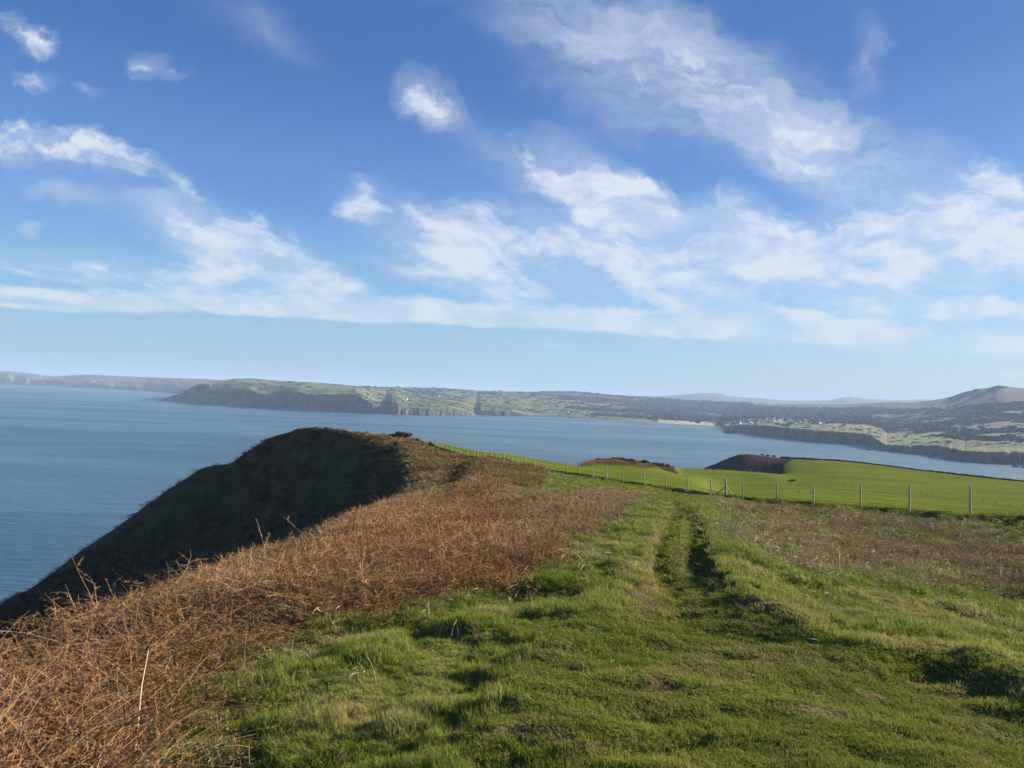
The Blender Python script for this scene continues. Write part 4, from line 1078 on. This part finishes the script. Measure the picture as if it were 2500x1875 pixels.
def rockmesh(name, seed, sx, sy, sz, m, loc, sub=3):
    import bmesh
    bm = bmesh.new(); bmesh.ops.create_icosphere(bm, subdivisions=sub, radius=1)
    co = np.array([v.co for v in bm.verts]); nn_ = fbm(co[:, 0] * 1.7 + seed, co[:, 1] * 1.7 + co[:, 2] * 2.3, 4, seed, .6)
    for v, k in zip(bm.verts, nn_): v.co = Vector((v.co.x * sx, v.co.y * sy, v.co.z * sz)) * (1 + 1.1 * k)
    me = bpy.data.meshes.new(name); bm.to_mesh(me); bm.free(); me.materials.append(m)
    ob = bpy.data.objects.new(name, me); C.objects.link(ob); ob.location = loc
    return ob


x, y = hit(1983, 1571, G=HG); o_ = rockmesh('flat_stone', 3, .055, .04, .012, m_stone, (x, y, gz(x, y) + .022)); tag(o_, 'small flat grey stone lying on the short grass of the track', 'stone')
m_soil, t, o = mat('dark_soil'); principled(t, o, (0.035, 0.026, 0.02), .95, .1)
for (q, pyv, s_, lb) in [(1881, 1189, .16, 'dark clod of earth in the field, nearer the braced post'), (1951, 1201, .16, 'dark clod of earth in the field behind the first wire gap'), (1979, 1204, .17, 'dark clod of earth beside the fence post in the field')]:
    x, y = hit(q, pyv, 60, 400, G=HG); o_ = rockmesh('soil_clod', int(q), s_, s_ * .8, s_ * .6, m_soil, (x, y, gz(x, y) + .1), 2); tag(o_, lb, 'clod')
# pale dead stalk standing in the bracken
m_pale, t, o = mat('bleached_stalk'); principled(t, o, (0.55, 0.47, 0.34), .8, .2)
x, y = hit(326, 1860, G=HG)
vs = []; fs = []; a = math.hypot(x, y)
tube(vs, fs, [(0, 0, 0), (.015, .0, .22), (.025, 0, .42), (.055, 0, .62)], [.0055, .005, .0042, .003], 5)
o_ = mesh_obj('dead_stalk', vs, fs, m_pale, loc=(x, y, gz(x, y))); tag(o_, 'bleached straight stalk standing taller than the dark bracken around it', 'stalk')

# ------------------------------------------------------------------ rocks in the sea, boat
m_rock, t, o = mat('sea_rock'); geo = t.new('ShaderNodeNewGeometry'); nr = t.noise(geo.outputs['Position'], .05, 5, .65)
principled(t, o, t.mix(nr, (0.045, 0.040, 0.036), (0.12, 0.10, 0.085)), .85, .2, nr, .7, 3)


def seapt(q, pyv):
    a, te = azel(q, pyv); d_ = CAMZ / -te; return math.sin(a) * d_, math.cos(a) * d_


for (q, pyv, s_, hz, lb) in [(1780, 1057, 26, 14, 'pointed dark islet off the tip of the cliffs below the town'), (2123, 1099, 9, 3.2, 'low rocks awash off the middle cove'), (2274, 1115.5, 7, 2.6, 'flat skerry in the water under the grassy cliffs'), (2304, 1120.5, 5, 2.4, 'small rock at the point between the two right hand cliffs'), (2480, 1140, 8, 4.2, 'larger dark sea rock ringed with foam at the picture edge'), (2499, 1142, 5, 3, 'rock cut by the picture edge beside the larger sea rock'), (462, 984.5, 14, 6, 'tiny rock off the snout of the far green headland')]:
    x, y = seapt(q, pyv); o_ = rockmesh('sea_rock', int(q), s_, s_ * .8, hz * 2, m_rock, (x, y, -hz * .5)); tag(o_, lb, 'rock')
for (q, wd, hgt_, lb) in [(2362, 42, 20, 'lower rocky knob on the left shoulder of the distant hill'), (2384, 50, 26, 'second rocky knob climbing towards the hill top'), (2418, 36, 18, 'small crag just left of the hill summit'), (2433, 60, 30, 'highest crag on the summit of the distant hill'), (2447, 44, 26, 'crag just right of the summit of the distant hill')]:
    j = int(np.argmin(np.abs(px - q))); k = int(np.argmin(np.abs(tt - 5.97)))
    o_ = rockmesh('rock_outcrop', int(q) + 1, wd * .6, wd * .5, hgt_ * .42, m_rock, (XX[k, j], YY[k, j], ZZ[k, j] - 4)); tag(o_, lb, 'rock outcrop')
m_white, t, o = mat('white_paint'); principled(t, o, (0.8, 0.8, 0.78), .5, .4)
x, y = seapt(812, 1010.5)
boat = bpy.data.objects.new('boat', None); C.objects.link(boat); boat.location = (x, y, 0); boat.rotation_euler = (0, 0, .2); tag(boat, 'small white boat under the dark cliffs of the headland', 'boat')
st = [(-9, 1.6, 2.0), (-5, 2.4, 1.9), (0, 2.6, 2.0), (5, 2.0, 2.4), (9.5, .1, 3.2)]
vs = []
for (lx, hw, tz) in st: vs += [(lx, -hw, tz), (lx, -hw * .6, -.3), (lx, hw * .6, -.3), (lx, hw, tz)]
fs = [(i * 4 + k, i * 4 + k + 1, i * 4 + k + 5, i * 4 + k + 4) for i in range(4) for k in range(3)] + [(i * 4 + 3, i * 4, i * 4 + 4, i * 4 + 7) for i in range(4)] + [(0, 3, 2, 1)]
mesh_obj('hull', vs, fs, m_white, boat, smooth=False)
vs = [(-4, -1.6, 2), (2.5, -1.6, 2), (2.5, 1.6, 2), (-4, 1.6, 2), (-3.6, -1.3, 4.4), (1.2, -1.3, 4.4), (1.2, 1.3, 4.4), (-3.6, 1.3, 4.4)]
mesh_obj('cabin', vs, [(0, 1, 5, 4), (1, 2, 6, 5), (2, 3, 7, 6), (3, 0, 4, 7), (4, 5, 6, 7)], m_white, boat, smooth=False)

# ------------------------------------------------------------------ houses across the bay
m_roof, t, o = mat('slate_roof'); principled(t, o, (0.06, 0.06, 0.065), .7, .3)
m_gwall, t, o = mat('grey_render'); principled(t, o, (0.36, 0.35, 0.33), .8, .2)


def house_mesh(name, L, Wd, Hh, wm):
    vs = [(-L / 2, -Wd / 2, -3), (L / 2, -Wd / 2, -3), (L / 2, Wd / 2, -3), (-L / 2, Wd / 2, -3), (-L / 2, -Wd / 2, Hh), (L / 2, -Wd / 2, Hh), (L / 2, Wd / 2, Hh), (-L / 2, Wd / 2, Hh), (-L / 2, 0, Hh + Wd * .42), (L / 2, 0, Hh + Wd * .42)]
    fs = [(0, 1, 5, 4), (2, 3, 7, 6), (1, 2, 6, 9, 5), (3, 0, 4, 8, 7), (4, 5, 9, 8), (6, 7, 8, 9)]
    me = bpy.data.meshes.new(name); me.from_pydata(vs, [], fs); me.materials.append(wm); me.materials.append(m_roof)
    for i, p_ in enumerate(me.polygons): p_.material_index = 1 if i >= 4 else 0
    me.update(); return me


HM = [house_mesh('house', 14, 8, 6, m_white), house_mesh('house', 20, 9, 6.5, m_white), house_mesh('house', 11, 8, 5, m_gwall), house_mesh('house', 30, 12, 6, m_white)]


def house(q, pyv, k, label, grp=None, s=1.0, rz=None):
    x, y, z = bayxyz(q, pyv); o_ = bpy.data.objects.new('house', HM[k]); C.objects.link(o_)
    o_.location = (x, y, z + .5); o_.rotation_euler = (0, 0, random.uniform(-.9, .9) if rz is None else rz); o_.scale = (s, s, s)
    tag(o_, label, 'house', grp)


town = [(1755, 1036.5), (1775, 1038), (1783, 1034)]
rt = random.Random(5)
for k in range(150):
    u_ = rt.random(); q = 1770 + 240 * u_ ** .9; pyv = 1036 - 10 * sstep(0, .45, u_) + rt.uniform(-4.5, 4.5) + (4 if q > 1930 else 0)
    town.append((q, min(pyv, 1036)))
for q, pyv in town:
    house(q, pyv, rt.choice([0, 0, 1, 2, 2]), 'small pale house among the crowded roofs of the town behind the cliffs', 'houses of the far town', rt.uniform(.75, 1.15))
for q, pyv, k, s_, lb in [(864, 955.5, 3, 1.1, 'long white farm high on the slope above the dark cliffs'), (978, 975, 0, 1.1, 'white cottage left of its twin above the pale rock ribs'), (992, 975, 0, 1.1, 'white cottage nearer the beach of the two above the pale rock ribs'), (1038, 960.5, 0, .9, 'single white cottage halfway up the hedged hillside'), (1019, 973, 0, .8, 'small white cottage just inland of the twin cottages'),
                        (1068, 969, 3, .9, 'long pale farm building in the middle of the hedged slope'), (1317, 1003.5, 3, .8, 'white house first in the row above the low red cliff'), (1330, 1005, 1, 1.1, 'pair of joined white houses above the low red cliff'), (1340, 1005.5, 1, 1.2, 'broad white house above the low red cliff'), (1357, 1006, 0, 1.1, 'white house standing apart above the low red cliff'),
                        (1385, 1007.5, 1, .9, 'grey white house at the start of the shore hamlet'), (1463, 1010.5, 1, 1.2, 'white house at the end of the shore hamlet'), (1528, 1013, 1, .8, 'pale house alone behind the shore'), (1583, 1017, 3, .9, 'bright white building on the slope before the sands'), (1608, 1024, 0, 1.5, 'tall white clubhouse just above the sands'), (1649, 1021.5, 0, 1.2, 'white house by the river mouth'),
                        (1996, 1006, 1, 1.0, 'white house above the town among trees'), (2049, 1029, 1, 1.0, 'white house east of the town among fields'), (2287, 1030, 1, .9, 'white farmhouse with a long yard in the lower hillside fields'), (2328, 1023, 0, 1.0, 'lone bright cottage in the trees below the rocky hill'), (2380, 1022.5, 1, .9, 'bright farm with a long grey barn on the hillside'), (2403, 1018.7, 0, .8, 'small white cottage above the hillside farm'),
                        (2473, 1009.5, 0, .9, 'highest lone white cottage on the rocky hill'), (2377, 1037.5, 1, .8, 'white house at the left of the hillside hamlet'), (2386, 1036, 0, .6, 'small house in the middle of the hillside hamlet'), (2397, 1038, 1, .7, 'white house at the right of the hillside hamlet'), (2402, 1039, 0, .7, 'last white house of the hillside hamlet'), (2459, 1069, 3, .6, 'white cottage in the wooded hollow behind the nearest cliffs'), (2208, 1035, 0, .8, 'pale house in the fields above the long cliff'), (2249, 1035, 0, .7, 'grey house in the fields above the grassy cliff'), (2430, 1069, 0, .6, 'half hidden pale house in the wooded hollow')]:
    house(q, pyv, k, lb, None, s_, rt.uniform(-.4, .4))
for q, pyv, k in [(1400, 1007.8, 2), (1408, 1008, 0), (1416, 1008.5, 2), (1424, 1008.6, 0), (1432, 1008.8, 2), (1440, 1008.5, 0), (1448, 1009, 0), (1520, 1012.5, 2), (1535, 1013.5, 2)]:
    house(q, pyv, k, 'small pale house of the hamlet strung along the shore', 'houses of the shore hamlet', .9)


def coast_house(q, pyv, k, label, s):
    j = int(np.argmin(np.abs(cp - q))); a, te = azel(q, pyv); el = (cz[:, j] - CAMZ) / cd[:, j]
    kk_ = [i for i in range(12, len(ct)) if el[i] >= te]; i = kk_[0] if kk_ else 25
    d_ = cd[i, j]; o_ = bpy.data.objects.new('house', HM[k]); C.objects.link(o_)
    o_.location = (math.sin(a) * d_, math.cos(a) * d_, cz[i, j] + 1); o_.scale = (s, s, s); tag(o_, label, 'house')


for q, pyv, k, s_, lb in [(222, 932.5, 3, 1.2, 'brightest white farm buildings on the hazy far coast'), (228, 932.3, 1, 1.3, 'white house beside the brightest farm on the far coast'), (245, 927.5, 3, 1.0, 'pale farm above the brightest one on the far coast'), (252, 930, 1, .9, 'small pale barn below the upper farm on the far coast'), (151, 923.5, 1, 1.2, 'lone white house in the saddle of the far coast'), (99, 924, 1, 1.1, 'faint pale house near the end of the far coast'), (289, 925, 1, 1.0, 'faint house on the open slope of the far coast'), (429, 938, 1, 1.1, 'faint white house behind the green headland tip'), (237, 918.7, 1, 1.0, 'faint house close under the skyline of the far coast')]:
    coast_house(q, pyv, k, lb, s_)

# ------------------------------------------------------------------ haze
m_haze, t, o = mat('haze_air')
pv = t.new('ShaderNodeVolumePrincipled'); pv.inputs['Color'].default_value = (0.40, 0.58, 0.82, 1); pv.inputs['Density'].default_value = 0.000064; pv.inputs['Anisotropy'].default_value = 0.0
t.l.new(pv.outputs[0], o.inputs['Volume'])
import bmesh
bm = bmesh.new(); bmesh.ops.create_cube(bm, size=1)
for v in bm.verts:
    v.co = Vector((v.co.x * 130000, v.co.y * 130000, 430 if v.co.z > 0 else -40))
me = bpy.data.meshes.new('haze'); bm.to_mesh(me); bm.free(); me.materials.append(m_haze)
hz = bpy.data.objects.new('haze', me); C.objects.link(hz); tag(hz, kind='stuff')
